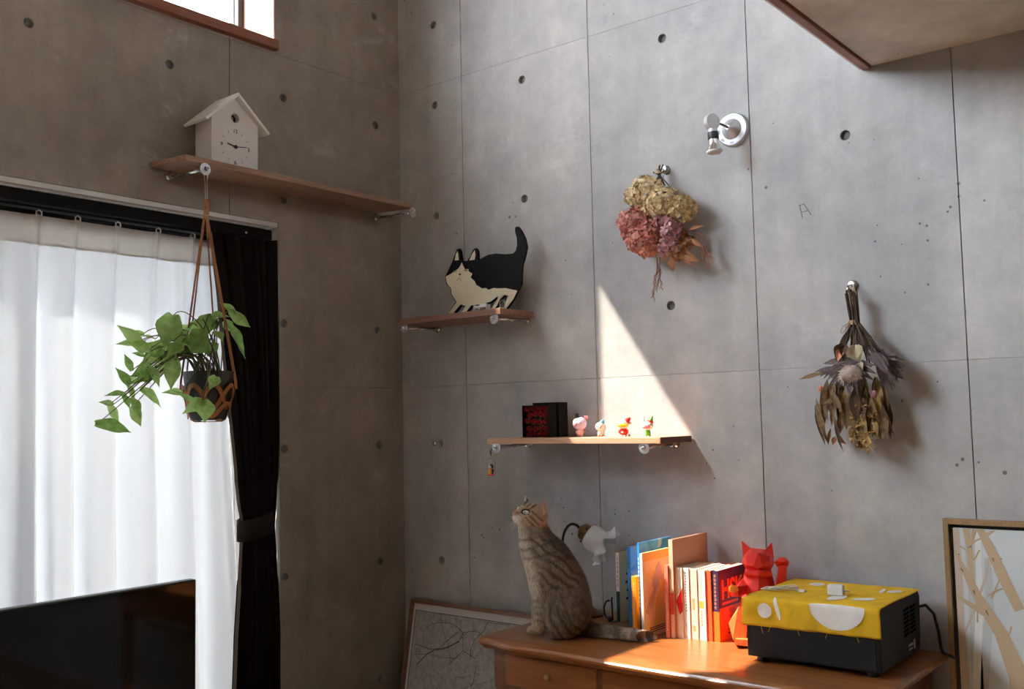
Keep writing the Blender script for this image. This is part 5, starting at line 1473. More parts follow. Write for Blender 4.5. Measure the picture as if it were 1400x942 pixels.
C0 = C0 * rng.uniform(.55, 1.7, n_)[:, None]
tipp = R0 + D0 * ln_[:, None]; tipp[:, 2] = np.maximum(tipp[:, 2], .0015)
vv = np.stack([R0 - S0 * .0007, R0 + S0 * .0007, tipp], 1).reshape(-1, 3)
fm = bpy.data.meshes.new('fur'); fm.from_pydata(vv.tolist(), [], np.arange(3 * n_).reshape(-1, 3).tolist()); fm.update()
at = fm.color_attributes.new('fur_colour', 'FLOAT_COLOR', 'POINT')
at.data.foreach_set('color', np.concatenate([np.repeat(np.clip(C0, .004, .9), 3, 0), np.ones((3 * n_, 1))], 1).astype(np.float32).ravel())
fm.materials.append(M_FUR); fo = bpy.data.objects.new('fur', fm); COL.objects.link(fo); fo.parent = cat; fo['kind'] = 'stuff'
# eyes, nose, mouth, whiskers
M_EYE = mat('cat_eye', (.66, .76, .62), .08, coat=1.0); M_PUP = mat('cat_pupil', (.004, .004, .004), .05, coat=1.0)
e = cpx(719.3, 700.6, -.0325)
mb = MB(); mb.ball((0, 0, 0), (.0098, .0072, .0060), 18, 12, Matrix.Translation(e) @ RY(.25)); eb = mb.build('eye', M_EYE, cat, smooth=True)
mb = MB(); mb.ball(e + Vector((-.0036, -.0056, .0012)), (.0016, .0020, .0040), 12, 8); mb.build('pupil', M_PUP, eb, smooth=True)
e = cpx(709.3, 695.8, .0225)
mb = MB(); mb.ball(e, (.0080, .0075, .0070), 14, 10); eb = mb.build('eye', M_EYE, cat, smooth=True)
mb = MB(); mb.ball(e + Vector((-.0058, -.001, .0012)), (.0024, .0022, .0045), 10, 8); mb.build('pupil', M_PUP, eb, smooth=True)
mb = MB(); mb.ball(cpx(701.6, 704.6, -.002), (.0048, .0068, .0046), 12, 8); mb.build('nose', mat('cat_nose', (.13, .045, .035), .45), cat, smooth=True)
mb = MB(); mb.tube([cpx(702.0, 708.6, -.001), cpx(703.6, 710.6, -.0105), cpx(707.5, 712.2, -.0165), cpx(711, 712.0, -.0195)], .0011, 6); mb.build('mouth', mat('cat_mouth', (.02, .012, .010), .6), cat, smooth=True)
r_ = random.Random(2); M_WHISK = mat('whisker_white', (.75, .73, .70), .4)
for k in range(7):
    s = cpx(706.5 + r_.uniform(-1, 2), 708 + r_.uniform(-1.5, 2), -.0165); q = cpx(697 + 4.0 * k * .8, 722 + r_.uniform(-3, 6), -.05 - .01 * r_.random())
    mb = MB(); mb.tube([s, (s + q) / 2 + Vector((-.004, -.006, .002)), q], [.00045, .0004, .00015], 4); mb.build('whisker', M_WHISK, cat)
def hull_part(points, name, matl, parent, jit=0.0, seed=1):
    r_ = random.Random(seed); bm = bmesh.new()
    for p in points: bm.verts.new(Vector(p) + Vector((r_.uniform(-jit, jit), r_.uniform(-jit, jit), r_.uniform(-jit, jit))))
    res = bmesh.ops.convex_hull(bm, input=bm.verts)
    bmesh.ops.delete(bm, geom=[v for v in bm.verts if not v.link_faces], context='VERTS')
    bmesh.ops.recalc_face_normals(bm, faces=bm.faces)
    me = bpy.data.meshes.new(name); bm.to_mesh(me); bm.free(); me.materials.append(matl)
    o = bpy.data.objects.new(name, me); COL.objects.link(o); o.parent = parent; return o

class LocalPx:
    """picture pixels -> points in a thing's own frame (x = picture right, y = away, z = up)"""
    def __init__(s, base, rz=RZV): s.I = frame_at(base, rz).inverted(); s.o = s.I @ Vector(CAM); s.R = s.I.to_3x3()
    def __call__(s, u, v, y=0.0):
        d = s.R @ Vector(ray(u, v)); return s.o + d * ((y - s.o.y) / d.y)

# ------------------------------------------------------------------ red folded-paper lucky cat
RCP = on_z(1034, 880, ZD); RCP = Vector((1.536, -.188, ZD))
RC = thing('paper_cat', 'red faceted paper lucky cat raising one paw beside books', 'figurine', RCP, RZV)
L = LocalPx(RCP)
M_RED = mat('red_card', S(238, 58, 52), .55); M_RED_LIT = mat('red_card_lit', S(250, 120, 60), .5)  # brighter orange copy paints sunlight on the left knee and foot
head_pts = []
for (u, v) in ((1014, 768), (1017, 757), (1026, 749), (1046, 751), (1056, 757), (1059, 770), (1054, 779), (1036, 783), (1020, 778)): head_pts.append(L(u, v, .0))
for (u, v) in ((1020, 760), (1027, 755), (1045, 757), (1053, 762), (1052, 773), (1036, 781), (1021, 773)): head_pts.append(L(u, v, -.040))
for (u, v) in ((1036, 768), (1036, 777), (1030, 774), (1043, 775), (1036, 756)): head_pts.append(L(u, v, -.052))
for (u, v) in ((1020, 758), (1037, 753), (1054, 760), (1054, 772), (1037, 779), (1020, 772)): head_pts.append(L(u, v, .045))
hd_ = hull_part(head_pts, 'head', M_RED, RC)
for pts in (((1014, 739, 0), (1016, 763, -.012), (1027, 750, -.010), (1016, 760, .018), (1026, 750, .016)), ((1055.5, 741, 0), (1046, 752, -.010), (1058, 764, -.012), (1047, 752, .016), (1058, 762, .018))):
    hull_part([L(*p) for p in pts], 'ear', M_RED, hd_)
body_pts = []
for (v, u0, u1, yf, yb) in ((777, 1020, 1054, -.030, .032), (795, 1016, 1058, -.038, .042), (806, 1014, 1061, -.050, .050), (830, 1013, 1064, -.060, .058), (855, 1014, 1066, -.062, .062), (884, 1018, 1064, -.045, .058)):
    m_ = (u0 + u1) / 2
    for (u, y) in ((u0, 0), (u1, 0), (u0 + 8, yf * .8), (u1 - 8, yf * .8), (m_, yf), (u0 + 8, yb * .8), (u1 - 8, yb * .8), (m_, yb)): body_pts.append(L(u, v, y))
def flatz(pts):
    return [Vector((p.x, p.y, max(p.z, .0004))) for p in pts]
hull_part(flatz(body_pts), 'body', M_RED, RC, .0015)
# collar facets
hull_part([L(u, v, y) for u, v, y in ((1018, 781, -.040), (1054, 782, -.042), (1036, 779, -.054), (1036, 787, -.056), (1016, 787, -.030), (1057, 788, -.030), (1018, 783, .03), (1054, 783, .03))], 'collar', M_RED, RC)
# lowered arm with the golden coin
hull_part([L(u, v, y) for u, v, y in ((1016, 790, -.03), (1022, 800, -.045), (1014, 815, -.040), (1002, 808, -.066), (1000, 815, -.062), (1008, 802, -.072), (1010, 816, -.070), (1020, 812, -.03))], 'arm', M_RED, RC)
hull_part([L(u, v, y) for u, v, y in ((996, 803, -.072), (1000, 799, -.078), (1008, 801, -.08), (1010, 807, -.078), (1004, 811, -.076), (997, 809, -.072), (1001, 805, -.058), (1008, 806, -.060))], 'gold_coin', mat('coin_card', S(250, 150, 60), .45), RC)
# raised arm
ra = hull_part([L(u, v, y) for u, v, y in ((1063, 795, -.01), (1075, 794, -.01), (1063, 794, -.035), (1075, 793, -.032), (1064, 772, -.012), (1076, 772, -.012), (1065, 773, -.034), (1075, 773, -.034), (1058, 812, 0), (1058, 812, -.03))], 'raised_arm', M_RED, RC)
hull_part([L(u, v, y) for u, v, y in ((1059, 768, -.022), (1065, 762, -.018), (1074, 762, -.018), (1079, 768, -.022), (1077, 775, -.020), (1062, 775, -.020), (1069, 768, -.046), (1063, 767, -.040), (1075, 767, -.040), (1069, 766, .0))], 'paw', M_RED, ra)
# knees and feet
for s_, (u, y) in ((-1, (1006, -.05)), (1, (1036, -.045))):
    hull_part(flatz([L(a, v, b) for a, v, b in ((u + 4, 829, y), (u - 10, 852, y - .012), (u + 2, 836, y - .025), (u + 16, 850, y - .03), (u + 14, 872, y - .028), (u - 4, 874, y - .020), (u + 12, 830, y + .03), (u + 16, 880, y + .04), (u, 880, y))]), 'knee', M_RED_LIT if s_ < 0 else M_RED, RC)
    hull_part(flatz([L(a, v, b) for a, v, b in ((u, 872, y - .020), (u + 18, 872, y - .022), (u - 1, 882, y - .048), (u + 19, 884, y - .05), (u, 874, y - .046), (u + 18, 875, y - .048), (u, 884, y), (u + 18, 884, y))]), 'foot', M_RED_LIT if s_ < 0 else M_RED, RC)

# ------------------------------------------------------------------ table lamp behind the cat
LPP = Vector((.965, -.120, ZD))
TL = thing('table_lamp', 'brass gooseneck table lamp with frosted tulip glass shade behind cat', 'lamp', LPP, RZV)
L = LocalPx(LPP)
M_BRASS = mat('antique_brass', (.20, .12, .055), .3, 1.0); M_DKBR = mat('dark_bronze', (.03, .022, .016), .35, .8)
mb = MB(); mb.lathe([(0, 0), (.050, 0), (.052, .006), (.046, .012), (.036, .016), (.022, .024), (.012, .036), (.009, .050), (0, .052)], 32); mb.build('base', mat('lamp_base_wood', (.10, .035, .015), .35), TL, auto=40)
g = [Vector((0, 0, .045)), L(792, 800), L(778, 775), L(770.5, 755), L(769, 742), L(771, 729), L(776, 720), L(782, 716.5), L(788, 718), L(793, 723)]
def smooth_path(P, k=6):
    out = []
    for i in range(len(P) - 1):
        p0, p1, p2, p3 = P[max(i-1, 0)], P[i], P[i+1], P[min(i+2, len(P)-1)]
        for j in range(k):
            t = j / k; out.append(.5 * ((2*p1) + (p2-p0)*t + (2*p0-5*p1+4*p2-p3)*t*t + (3*p1-p0-3*p2+p3)*t**3))
    out.append(P[-1]); return out
mb = MB(); mb.tube(smooth_path(g), .0045, 10); mb.build('gooseneck', M_DKBR, TL, smooth=True)
axd = Vector((.78, -.30, -.52)).normalized(); f0 = L(792, 722.5)
MX = aim(f0, axd)
mb = MB(); mb.lathe([(0, 0), (.010, 0), (.020, .006), (.027, .012), (.027, .016), (.0285, .018), (.0285, .030), (.031, .032), (.031, .036), (.027, .037)], 28, MX); mb.build('shade_fitter', M_BRASS, TL, auto=35)
for k in range(3):
    mb = MB(); mb.lathe([(.0028, 0), (.0028, .006), (0, .007)], 10, MX @ RZ(2.1 * k + .4) @ T(.030, 0, .026) @ RY(PI/2)); mb.build('thumb_screw', M_DKBR, TL, auto=40)
M_FROST = bpy.data.materials.new('frosted_glass'); M_FROST.use_nodes = True
n, l = nt(M_FROST); b_ = n['Principled BSDF']; b_.inputs['Base Color'].default_value = (.82, .84, .85, 1); b_.inputs['Roughness'].default_value = .35
tl_ = n.new('ShaderNodeBsdfTranslucent'); tl_.inputs[0].default_value = (.8, .82, .83, 1); tp_ = n.new('ShaderNodeBsdfTransparent')
mx1 = n.new('ShaderNodeMixShader'); mx1.inputs[0].default_value = .45; mx2 = n.new('ShaderNodeMixShader'); mx2.inputs[0].default_value = .18
l.new(b_.outputs[0], mx1.inputs[1]); l.new(tl_.outputs[0], mx1.inputs[2]); l.new(mx1.outputs[0], mx2.inputs[1]); l.new(tp_.outputs[0], mx2.inputs[2]); l.new(mx2.outputs[0], n['Material Output'].inputs[0])
mb = MB(); seg = 60; prof = [(.026, .030), (.034, .036), (.041, .048), (.044, .062), (.043, .078), (.043, .090), (.048, .100), (.058, .107), (.068, .111)]
vs = []
for i, (r, h) in enumerate(prof):
    k = max(0, (i - 4) / 4)
    for q in range(seg):
        a = 2 * PI * q / seg; rr = r * (1 + .16 * k * math.sin(6 * a)); hh = h - .013 * k * math.sin(6 * a)
        vs.append((rr * math.cos(a), rr * math.sin(a), hh))
fs = [(i*seg+q, i*seg+(q+1) % seg, (i+1)*seg+(q+1) % seg, (i+1)*seg+q) for i in range(len(prof)-1) for q in range(seg)]
mb.add(vs, fs, MX @ RZ(.3)); o = mb.build('tulip_shade', M_FROST, TL, smooth=True)
mb = MB(); mb.lathe([(.012, .036), (.014, .05), (.022, .066), (.024, .078), (.019, .092), (0, .098)], 20, MX); mb.build('bulb', mat('bulb_white', (.78, .70, .60), .25), TL, smooth=True)

# ------------------------------------------------------------------ shelf toys
ZS3 = 1.3345
M_VW = mat('toy_white', (.80, .77, .74), .35); M_VP = mat('toy_pink', S(240, 190, 190), .35); M_LIL = mat('toy_lilac', S(218, 200, 225), .35); M_VR = mat('toy_red', S(215, 30, 28), .4)
M_VY = mat('toy_yellow', S(250, 190, 30), .35); M_VG = mat('toy_green', S(90, 180, 50), .4); M_VB = mat('toy_blue', S(90, 185, 225), .35); M_VK = mat('toy_black', (.012, .012, .012), .4); M_BLUSH = mat('toy_blush', S(240, 130, 140), .4)
def toy(label, u, y=-.115):
    p = on_y(u, 597, y); return thing('toy_figurine', label, 'figurine', (p.x, p.y, ZS3), RZV - .15)
u_ = .00235   # metres per picture pixel at the shelf
def face(o, z, yy, r, gap, mt=M_VK, name='eye'):
    for s_ in (-1, 1):
        mb = MB(); mb.ball((s_ * gap - .002, yy, z), r, 10, 8); mb.build(name, mt, o, smooth=True)
# first: pink round head, black top hat
t = toy('tiny pink round-headed toy wearing a black top hat', 793)
hd_ = MB().ball((0, 0, .0445), (.0235, .0215, .0225), 24, 16).build('head', M_LIL, t, smooth=True)
MB().lathe([(.0105, 0), (.0105, .0014), (.0075, .002), (.0072, .0125), (0, .0130)], 18, T(-.008, -.002, .0650) @ RY(-.12)).build('top_hat', M_VK, t, auto=35)
face(hd_, .0455, -.0205, .0018, .0075)
MB().ball((-.012, -.0175, .0415), (.0055, .004, .005), 12, 8).build('snout', M_BLUSH, hd_, smooth=True)
MB().lathe([(.0, 0), (.010, .001), (.0115, .008), (.009, .018), (.006, .024)], 18, T(0, 0, .004)).build('body', M_VP, t, smooth=True)
for s_ in (-1, 1):
    MB().ball((s_ * .006, -.002, .0032), (.0048, .0062, .0032), 12, 8).build('foot', M_VP, t, smooth=True)
    MB().tube([(s_ * .008, 0, .021), (s_ * .013, -.003, .014)], [.0032, .0025], 8).build('arm', M_VP, t, smooth=True)
MB().tube([(.013, 0, .014), (.018, .0, .035), (.022, 0, .062)], .0007, 6).build('stick', M_VR, t)
for s_ in (-1, 1): MB().ball((.0225 + s_ * .0028, 0, .066), (.0042, .0025, .0042), 10, 8).tube([(.0225 + s_ * .004, 0, .0645), (.0225, 0, .0600)], [.0032, .0005], 6).build('heart', M_BLUSH, t, smooth=True)
# second: white, blue cap
t = toy('tiny white toy wearing a light blue cap', 821)
hd_ = MB().ball((0, 0, .0335), (.0165, .0155, .0150), 22, 14).build('head', M_VW, t, smooth=True)
MB().lathe([(.0085, 0), (.0080, .003), (.0055, .008), (.0015, .012), (0, .0125)], 18, T(.006, 0, .045) @ RY(.25)).build('cap', M_VB, t, smooth=True)
face(hd_, .0335, -.0150, .0014, .0050)
MB().ball((.001, -.0150, .0295), (.0035, .002, .0025), 10, 8).build('blush', M_BLUSH, hd_, smooth=True)
MB().lathe([(0, 0), (.0080, .001), (.0095, .007), (.0075, .016), (.005, .021)], 18, T(0, 0, .004)).build('body', M_VW, t, smooth=True)
for s_ in (-1, 1): MB().ball((s_ * .0055, -.002, .0032), (.0042, .0055, .0032), 12, 8).build('foot', mat('toy_tan', S(190, 140, 100), .5), t, smooth=True)
MB().tube([(.009, 0, .016), (.015, 0, .022), (.0175, 0, .034)], .0014, 8).build('stick', mat('toy_metal', (.6, .6, .62), .3, .8), t, smooth=True)
# third: duck in red coat and santa hat
t = toy('tiny duck toy with yellow bill in red coat and hat', 853)
hd_ = MB().ball((0, 0, .0390), (.0175, .0165, .0155), 22, 14).build('head', M_VW, t, smooth=True)
MB().ball((-.0035, -.0120, .0365), (.0195, .0130, .0052), 20, 12).ball((-.0035, -.012, .0335), (.0150, .010, .0035), 16, 8).build('bill', M_VY, hd_, smooth=True)
face(hd_, .0440, -.0150, .0017, .0055)
MB().lathe([(.0110, 0), (.0100, .004), (.0060, .012), (.0020, .018), (0, .019)], 18, T(.010, .001, .0475) @ RY(.75)).build('santa_hat', M_VR, t, smooth=True)
MB().ball((.0225, 0, .0420), .0042, 12, 8).build('hat_bobble', M_VW, t, smooth=True)
MB().lathe([(0, 0), (.0105, .001), (.0150, .007), (.0140, .014), (.0090, .0215), (.006, .024)], 20, T(0, 0, .005)).build('coat', M_VR, t, smooth=True)
MB().ball((-.004, -.0135, .015), (.0045, .004, .004), 12, 8).build('muff', M_VW, t, smooth=True)
for s_ in (-1, 1):
    MB().ball((s_ * .0065, -.003, .0028), (.0050, .0070, .0028), 12, 8).build('foot', M_VW, t, smooth=True)
    MB().tube([(s_ * .012, 0, .020), (s_ * .012 - .002, -.009, .015)], [.0042, .0035], 8).build('arm', M_VR, t, smooth=True)
MB().ball((.0175, .002, .0045), .0045, 12, 8).build('snowball', M_VW, t, smooth=True)
# fourth: white rabbit-like with green pointed hat
t = toy('tiny white long-eared toy in a green pointed hat', 886)
hd_ = MB().ball((0, 0, .0350), (.0175, .0160, .0140), 22, 14).build('head', M_VW, t, smooth=True)
MB().ball((-.004, -.0100, .0310), (.0135, .0085, .0070), 16, 10).build('muzzle', M_BLUSH, hd_, smooth=True)
face(hd_, .0365, -.0150, .0014, .0055)
MB().tube([(-.011, 0, .044), (-.0135, 0, .052), (-.013, 0, .060)], [.0040, .0050, .0035], 10).ball((-.013, 0, .060), .0036, 10, 8).build('ear', M_VW, hd_, smooth=True)
MB().lathe([(.0085, .003), (.0065, .008), (.0030, .018), (0, .026)], 18, T(.008, 0, .0455) @ RY(.35)).build('pointed_hat', M_VG, t, smooth=True)
MB().lathe([(.0105, 0), (.0110, .0025), (.0090, .005), (.0080, .005)], 18, T(.008, 0, .0450) @ RY(.35)).build('hat_brim', M_VR, t, smooth=True)
MB().lathe([(0, 0), (.0075, .001), (.0090, .006), (.0080, .013), (.0055, .020)], 18, T(0, 0, .004)).build('body', M_VG, t, smooth=True)
for s_ in (-1, 1): MB().ball((s_ * .0052, -.002, .0030), (.0040, .0052, .0030), 12, 8).build('foot', M_VG, t, smooth=True)
MB().lathe([(.0068, 0), (.0072, .002), (.0062, .004)], 16, T(0, 0, .0205)).build('collar', M_VW, t, smooth=True)

# ------------------------------------------------------------------ black box with preserved red roses
pb = on_y(714, 597, -.150); pe = on_y(750, 597, -.150)
FB = thing('rose_box', 'black gift box showing red preserved roses in front', 'box', (pb.x, -.150, ZS3))
wd = pe.x - pb.x; ht = on_y(714, 553, -.150).z - ZS3 - .004
M_BB = mat('black_card', (.006, .006, .007), .75, spec=.15)
mb = MB(); tk = .003
mb.box((0, .002, 0), (tk, .045, ht)); mb.box((wd - tk, .002, 0), (wd, .045, ht)); mb.box((tk, .002, 0), (wd - tk, .045, tk)); mb.box((tk, .002, ht - tk), (wd - tk, .045, ht)); mb.box((tk, .040, tk), (wd - tk, .045, ht - tk))
mb.build('tray', M_BB, FB)
mb = MB(); mb.box((.012, .0465, 0), (.012 + .112, .100, ht + .009)); mb.build('outer_box', M_BB, FB, bevel=.0015)
mb = MB(); mb.box((wd + .0006, .030, 0), (.094, .0464, ht + .004)); mb.build('lid', mat('black_card_lid', (.008, .008, .009), .7, spec=.2), FB, bevel=.001)
M_ROSE = petal_mat('rose_red', (.22, .004, .010), (.46, .012, .024), (.58, .04, .05), 60)
def rose_mesh():
    mb = MB(); r_ = random.Random(1)
    for ring, (n_, rad, h, s) in enumerate(((6, .0078, .000, .0068), (5, .0052, .0030, .0056), (4, .0028, .0048, .0042), (3, .0010, .0056, .0030))):
        for k in range(n_):
            a = 2 * PI * k / n_ + ring * .5; M = RZ(a) @ T(rad, 0, h) @ RY(-.45 - .25 * ring)
            mb.add([(0, -s * .8, -.002), (s * .35, -s * .5, s * .55), (s * .45, 0, s * .75), (s * .35, s * .5, s * .55), (0, s * .8, -.002), (-.0008, 0, -.002)], [(5, 0, 1, 2), (5, 2, 3, 4)], M)
    return mb
r0 = None; r_ = random.Random(8)
for i in range(4):
    for j in range(5):
        x = .010 + (wd - .020) * (i + .5 * (j % 2) * .6 + .2) / 3.7; z = .010 + (ht - .020) * j / 4 + r_.uniform(-.004, .004); x += r_.uniform(-.004, .004); z = min(max(z, .009), ht - .009); x = max(x, .009)
        M = T(min(x, wd - .010), .016, z) @ RX(PI / 2) @ RZ(r_.uniform(0, 6)) @ RX(r_.uniform(-.3, .3)) @ SC(1.1, 1.1, 1.4 + .0 * j)
        if r0 is None: r0 = rose_mesh().build('rose', M_ROSE, FB, recalc=False); r0.matrix_basis = M
        else: copy_part(r0, FB, M)
M_FOL = mat('dark_foliage', (.06, .09, .035), .6)
mb = MB(); mb.box((tk, .030, tk), (wd - tk, .0395, ht - tk)); mb.build('moss_bed', mat('dark_moss', (.03, .012, .010), .9), FB)
lm = leaf_mesh('leaf', 1, .5, .3, .2, None, False); l0 = None
for k in range(26):
    M = T(r_.uniform(.008, wd - .008), .008, r_.uniform(.010, ht - .010)) @ RX(PI / 2 + r_.uniform(-.5, .5)) @ RZ(r_.uniform(0, 6)) @ SC(.010, .010, .010)
    if l0 is None: l0 = lm.build('leaf', M_FOL, FB, recalc=False); l0.matrix_basis = M
    else: copy_part(l0, FB, M)

# ------------------------------------------------------------------ penguin charm hanging from the shelf bracket
pk = Vector((.6452, -.204, 1.292))
KC = thing('penguin_charm', 'small penguin charm in a scarf hanging from shelf bracket', 'ornament', (pk.x - .010, pk.y - .006, 1.206), RZV)
mb = MB(); mb.tube([(.006, .002, .092), (.000, 0, .082), (.001, 0, .072), (.003, 0, .066)], [.0022, .0030, .0028, .0012], 8); mb.build('strap', M_BLACK, KC, smooth=True)
mb = MB(); mb.tube([(-.014, 0, .006), (-.014, 0, .040)] + [(-.014 * math.cos(t), 0, .040 + .019 * math.sin(t)) for t in np.linspace(.1, PI - .1, 12)] + [(.014, 0, .040), (.014, 0, .006)], .0007, 6); mb.build('wire_arch', mat('wire_clear', (.6, .6, .6), .2, .7), KC, smooth=True)
MB().ball((.001, 0, .030), (.0085, .0080, .0085), 18, 12).build('head', M_VK, KC, smooth=True)
MB().ball((-.002, -.003, .029), (.0065, .0062, .0068), 16, 10).build('face', M_VW, KC, smooth=True)
MB().ball((-.002, -.0092, .028), (.003, .0022, .0016), 10, 8).build('beak', M_VY, KC, smooth=True)
for e_ in (-.0045, .001): MB().ball((e_, -.0087, .031), .0011, 8, 6).build('eye', M_VK, KC, smooth=True)
MB().ball((.0012, .001, .014), (.0095, .0085, .0125), 18, 12).build('body', M_VK, KC, smooth=True)
MB().ball((-.002, -.0025, .013), (.0070, .0070, .0105), 16, 10).build('belly', M_VY, KC, smooth=True)
MB().lathe([(.0078, 0), (.0088, .0015), (.0078, .003)], 16, T(0, 0, .0215)).build('scarf', mat('toy_orange', S(240, 130, 30), .5), KC, smooth=True)
MB().box((-.0135, -.008, 0), (.0135, .008, .0035)).build('base', M_VR, KC, bevel=.001)

# ------------------------------------------------------------------ spotlight on the wall
SP = thing('wall_spotlight', 'silver wall spotlight with round base and downturned reflector bulb', 'lamp', (1.490, 0, 2.296))
M_SIL = mat('silver_paint', (.62, .62, .64), .35, .55)
mb = MB(); mb.lathe([(.0, .0005), (.052, .0005), (.054, .003), (.053, .010), (.049, .014), (.0, .015)], 40, aim((0, 0, 0), (0, -1, 0))); mb.build('base_plate', mat('silver_white', (.50, .51, .54), .4, .3), SP, auto=40)
mb = MB(); mb.lathe([(.033, .0145), (.032, .018), (.012, .038), (.007, .042), (0, .042)], 32, aim((0, 0, 0), (0, -1, 0))); mb.build('cone', M_SIL, SP, auto=35)
hx_ = on_y(973, 167, -.112) - Vector((1.490, 0, 2.296))
mb = MB(); mb.tube([(0, -.036, 0), hx_ + Vector((.012, .012, 0))], .0040, 10); mb.build('arm', mat('arm_grey', (.25, .22, .22), .4, .6), SP, smooth=True)
pdir = Vector((1, -.45, 0)).normalized()
mb = MB(); mb.lathe([(0, -.009), (.0245, -.009), (.026, -.007), (.026, .007), (.0245, .009), (0, .009)], 32, aim(hx_, pdir)); mb.build('pivot_disc', M_SIL, SP, auto=35)
dn = Vector((.06, -.03, -1)).normalized(); sp0 = hx_ + Vector((.004, -.003, -.026))
mb = MB(); mb.lathe([(.012, -.004), (.015, 0), (.015, .008)], 24, aim(sp0, dn)); mb.build('socket_collar', M_SIL, SP, auto=35)
mb = MB(); mb.lathe([(.0165, .008), (.0170, .010), (.0170, .030), (.0165, .032)], 24, aim(sp0, dn)); mb.build('socket', M_BLACK, SP, auto=35)
mb = MB(); mb.lathe([(.0150, .032), (.0150, .044), (.0165, .050), (.0240, .064), (.0250, .068)], 28, aim(sp0, dn)); mb.build('reflector_bulb', mat('bulb_silver', (.75, .75, .76), .2, .9), SP, auto=35)
mb = MB(); mb.lathe([(.0250, .068), (.0215, .073), (.010, .076), (0, .0765)], 28, aim(sp0, dn)); mb.build('bulb_face', mat('bulb_frost', (.75, .74, .72), .4), SP, smooth=True)
for a in (2.0, 2.7, 3.5):
    mb = MB(); MM = aim((0, -.0148, 0), (0, -1, 0)) @ RZ(a + 1.2) @ T(.043, 0, 0); mb.box((-.0035, -.007, 0), (.0035, .007, .0005), MM); mb.build('rating_print', mat('print_grey', (.28, .28, .30), .5), SP)

# ------------------------------------------------------------------ framed map leaning in the corner
TOPY_, TOPZ_, BOTY_ = -.040, .708, -.175
MPX0, MPX1 = .085, .835
mdir = Vector((0, TOPY_ - BOTY_, TOPZ_)).normalized(); mnor = Vector((0, -mdir.z, mdir.y))
MP = thing('framed_map', 'wood framed black line map leaning in the room corner', 'picture', (MPX0, BOTY_, 0))
MM0 = Matrix(((1, 0, 0, 0), (0, mdir.y, -mnor.y, 0), (0, mdir.z, -mnor.z, 0), (0, 0, 0, 1)))   # (x, up, depth-away) -> local
Hm = math.hypot(TOPZ_, TOPY_ - BOTY_); Wm = MPX1 - MPX0
# frame coordinates: X right, Y up along the sheet, Z = away from the viewer
def fbox(a, b): return MB().box(a, b, MM0)
M_FRW = wood('frame_walnut', (.15, .070, .040), (.24, .12, .07), 'X', 8, .5)
fbox((0, Hm - .014, -.018), (Wm, Hm, .012)).build('top_rail', M_FRW, MP, bevel=.001)
fbox((0, 0, -.018), (Wm, .014, .012)).build('bottom_rail', M_FRW, MP, bevel=.001)
fbox((0, .014, -.018), (.007, Hm - .014, .012)).build('side_rail', M_FRW, MP, bevel=.001)
fbox((Wm - .007, .014, -.018), (Wm, Hm - .014, .012)).build('side_rail', M_FRW, MP, bevel=.001)
fbox((.007, .014, 0), (Wm - .007, Hm - .014, .004)).build('mat_board', mat('mat_white', (.60, .58, .56), .8), MP)
fbox((.019, .03, -.0006), (Wm - .030, Hm - .040, -.0002)).build('map_sheet', mat('map_grey', (.36, .35, .34), .7, noise_amt=.22, noise_scale=60), MP)
M_MAPK = mat('map_ink', (.03, .03, .03), .7)
a0, b0, a1, b1 = .019, .03, Wm - .030, Hm - .040
for q in ((a0, b0, a1, b0 + .0022), (a0, b1 - .0022, a1, b1), (a0, b0, a0 + .0022, b1), (a1 - .0022, b0, a1, b1)):
    fbox((q[0], q[1], -.0012), (q[2], q[3], -.0007)).build('map_border', M_MAPK, MP)
MMI = (T(MPX0, BOTY_, 0) @ MM0).inverted()
def on_map(cx, cy):
    u, v = 540 + cx * 220 / 1400, 800 + cy * 220 / 1400
    o = MMI @ Vector(CAM); d = MMI.to_3x3() @ Vector(ray(u, v)); t = (-.001 - o.z) / d.z; p = o + d * t; return (p.x, p.y)
def clampm(p): return (min(max(p[0], a0 + .002), a1 - .002), min(max(p[1], b0 + .002), b1 - .002))
def road(pts, w, name='road'):
    mb = MB(); pts = [clampm(p) for p in pts]
    for p, q in zip(pts[:-1], pts[1:]):
        v = Vector((q[0] - p[0], q[1] - p[1]))
        if v.length < 1e-5: continue
        nn = Vector((-v.y, v.x)).normalized() * w; e = v.normalized() * w * .6
        mb.add([(p[0]-nn.x-e.x, p[1]-nn.y-e.y, -.0010), (q[0]-nn.x+e.x, q[1]-nn.y+e.y, -.0010), (q[0]+nn.x+e.x, q[1]+nn.y+e.y, -.0010), (p[0]+nn.x-e.x, p[1]+nn.y-e.y, -.0010)], [(0, 1, 2, 3)], MM0)
    if mb.v: mb.build(name, M_MAPK, MP, recalc=False)
ROADS = [([(170,510),(310,560),(420,545),(470,545),(560,480),(600,410),(700,400),(740,415)],.0009), ([(190,690),(290,590),(350,562),(420,555),(560,490)],.0016), ([(250,520),(248,400),(300,350),(370,325),(480,330),(550,370),(590,410),(590,570)],.0008),
 ([(400,240),(402,350),(450,490),(470,550),(480,640)],.0009), ([(560,400),(440,495),(400,540)],.0011), ([(810,320),(770,400),(690,480),(660,560),(655,640)],.0010), ([(590,570),(640,600),(700,640)],.0012), ([(590,570),(520,640),(460,700)],.0011),
 ([(170,600),(300,600),(400,630),(520,635)],.0007), ([(440,250),(440,340)],.0005), ([(580,310),(570,370)],.0005), ([(680,300),(680,470)],.0006), ([(820,325),(1000,350)],.0007), ([(550,370),(620,460),(610,470),(570,450)],.0007), ([(860,330),(870,380)],.0006), ([(520,520),(540,640)],.0006), ([(600,440),(640,400)],.0006), ([(180,540),(185,640)],.0006)]
for pts, w_ in ROADS: road([on_map(*p) for p in pts], w_)
r_ = random.Random(21)
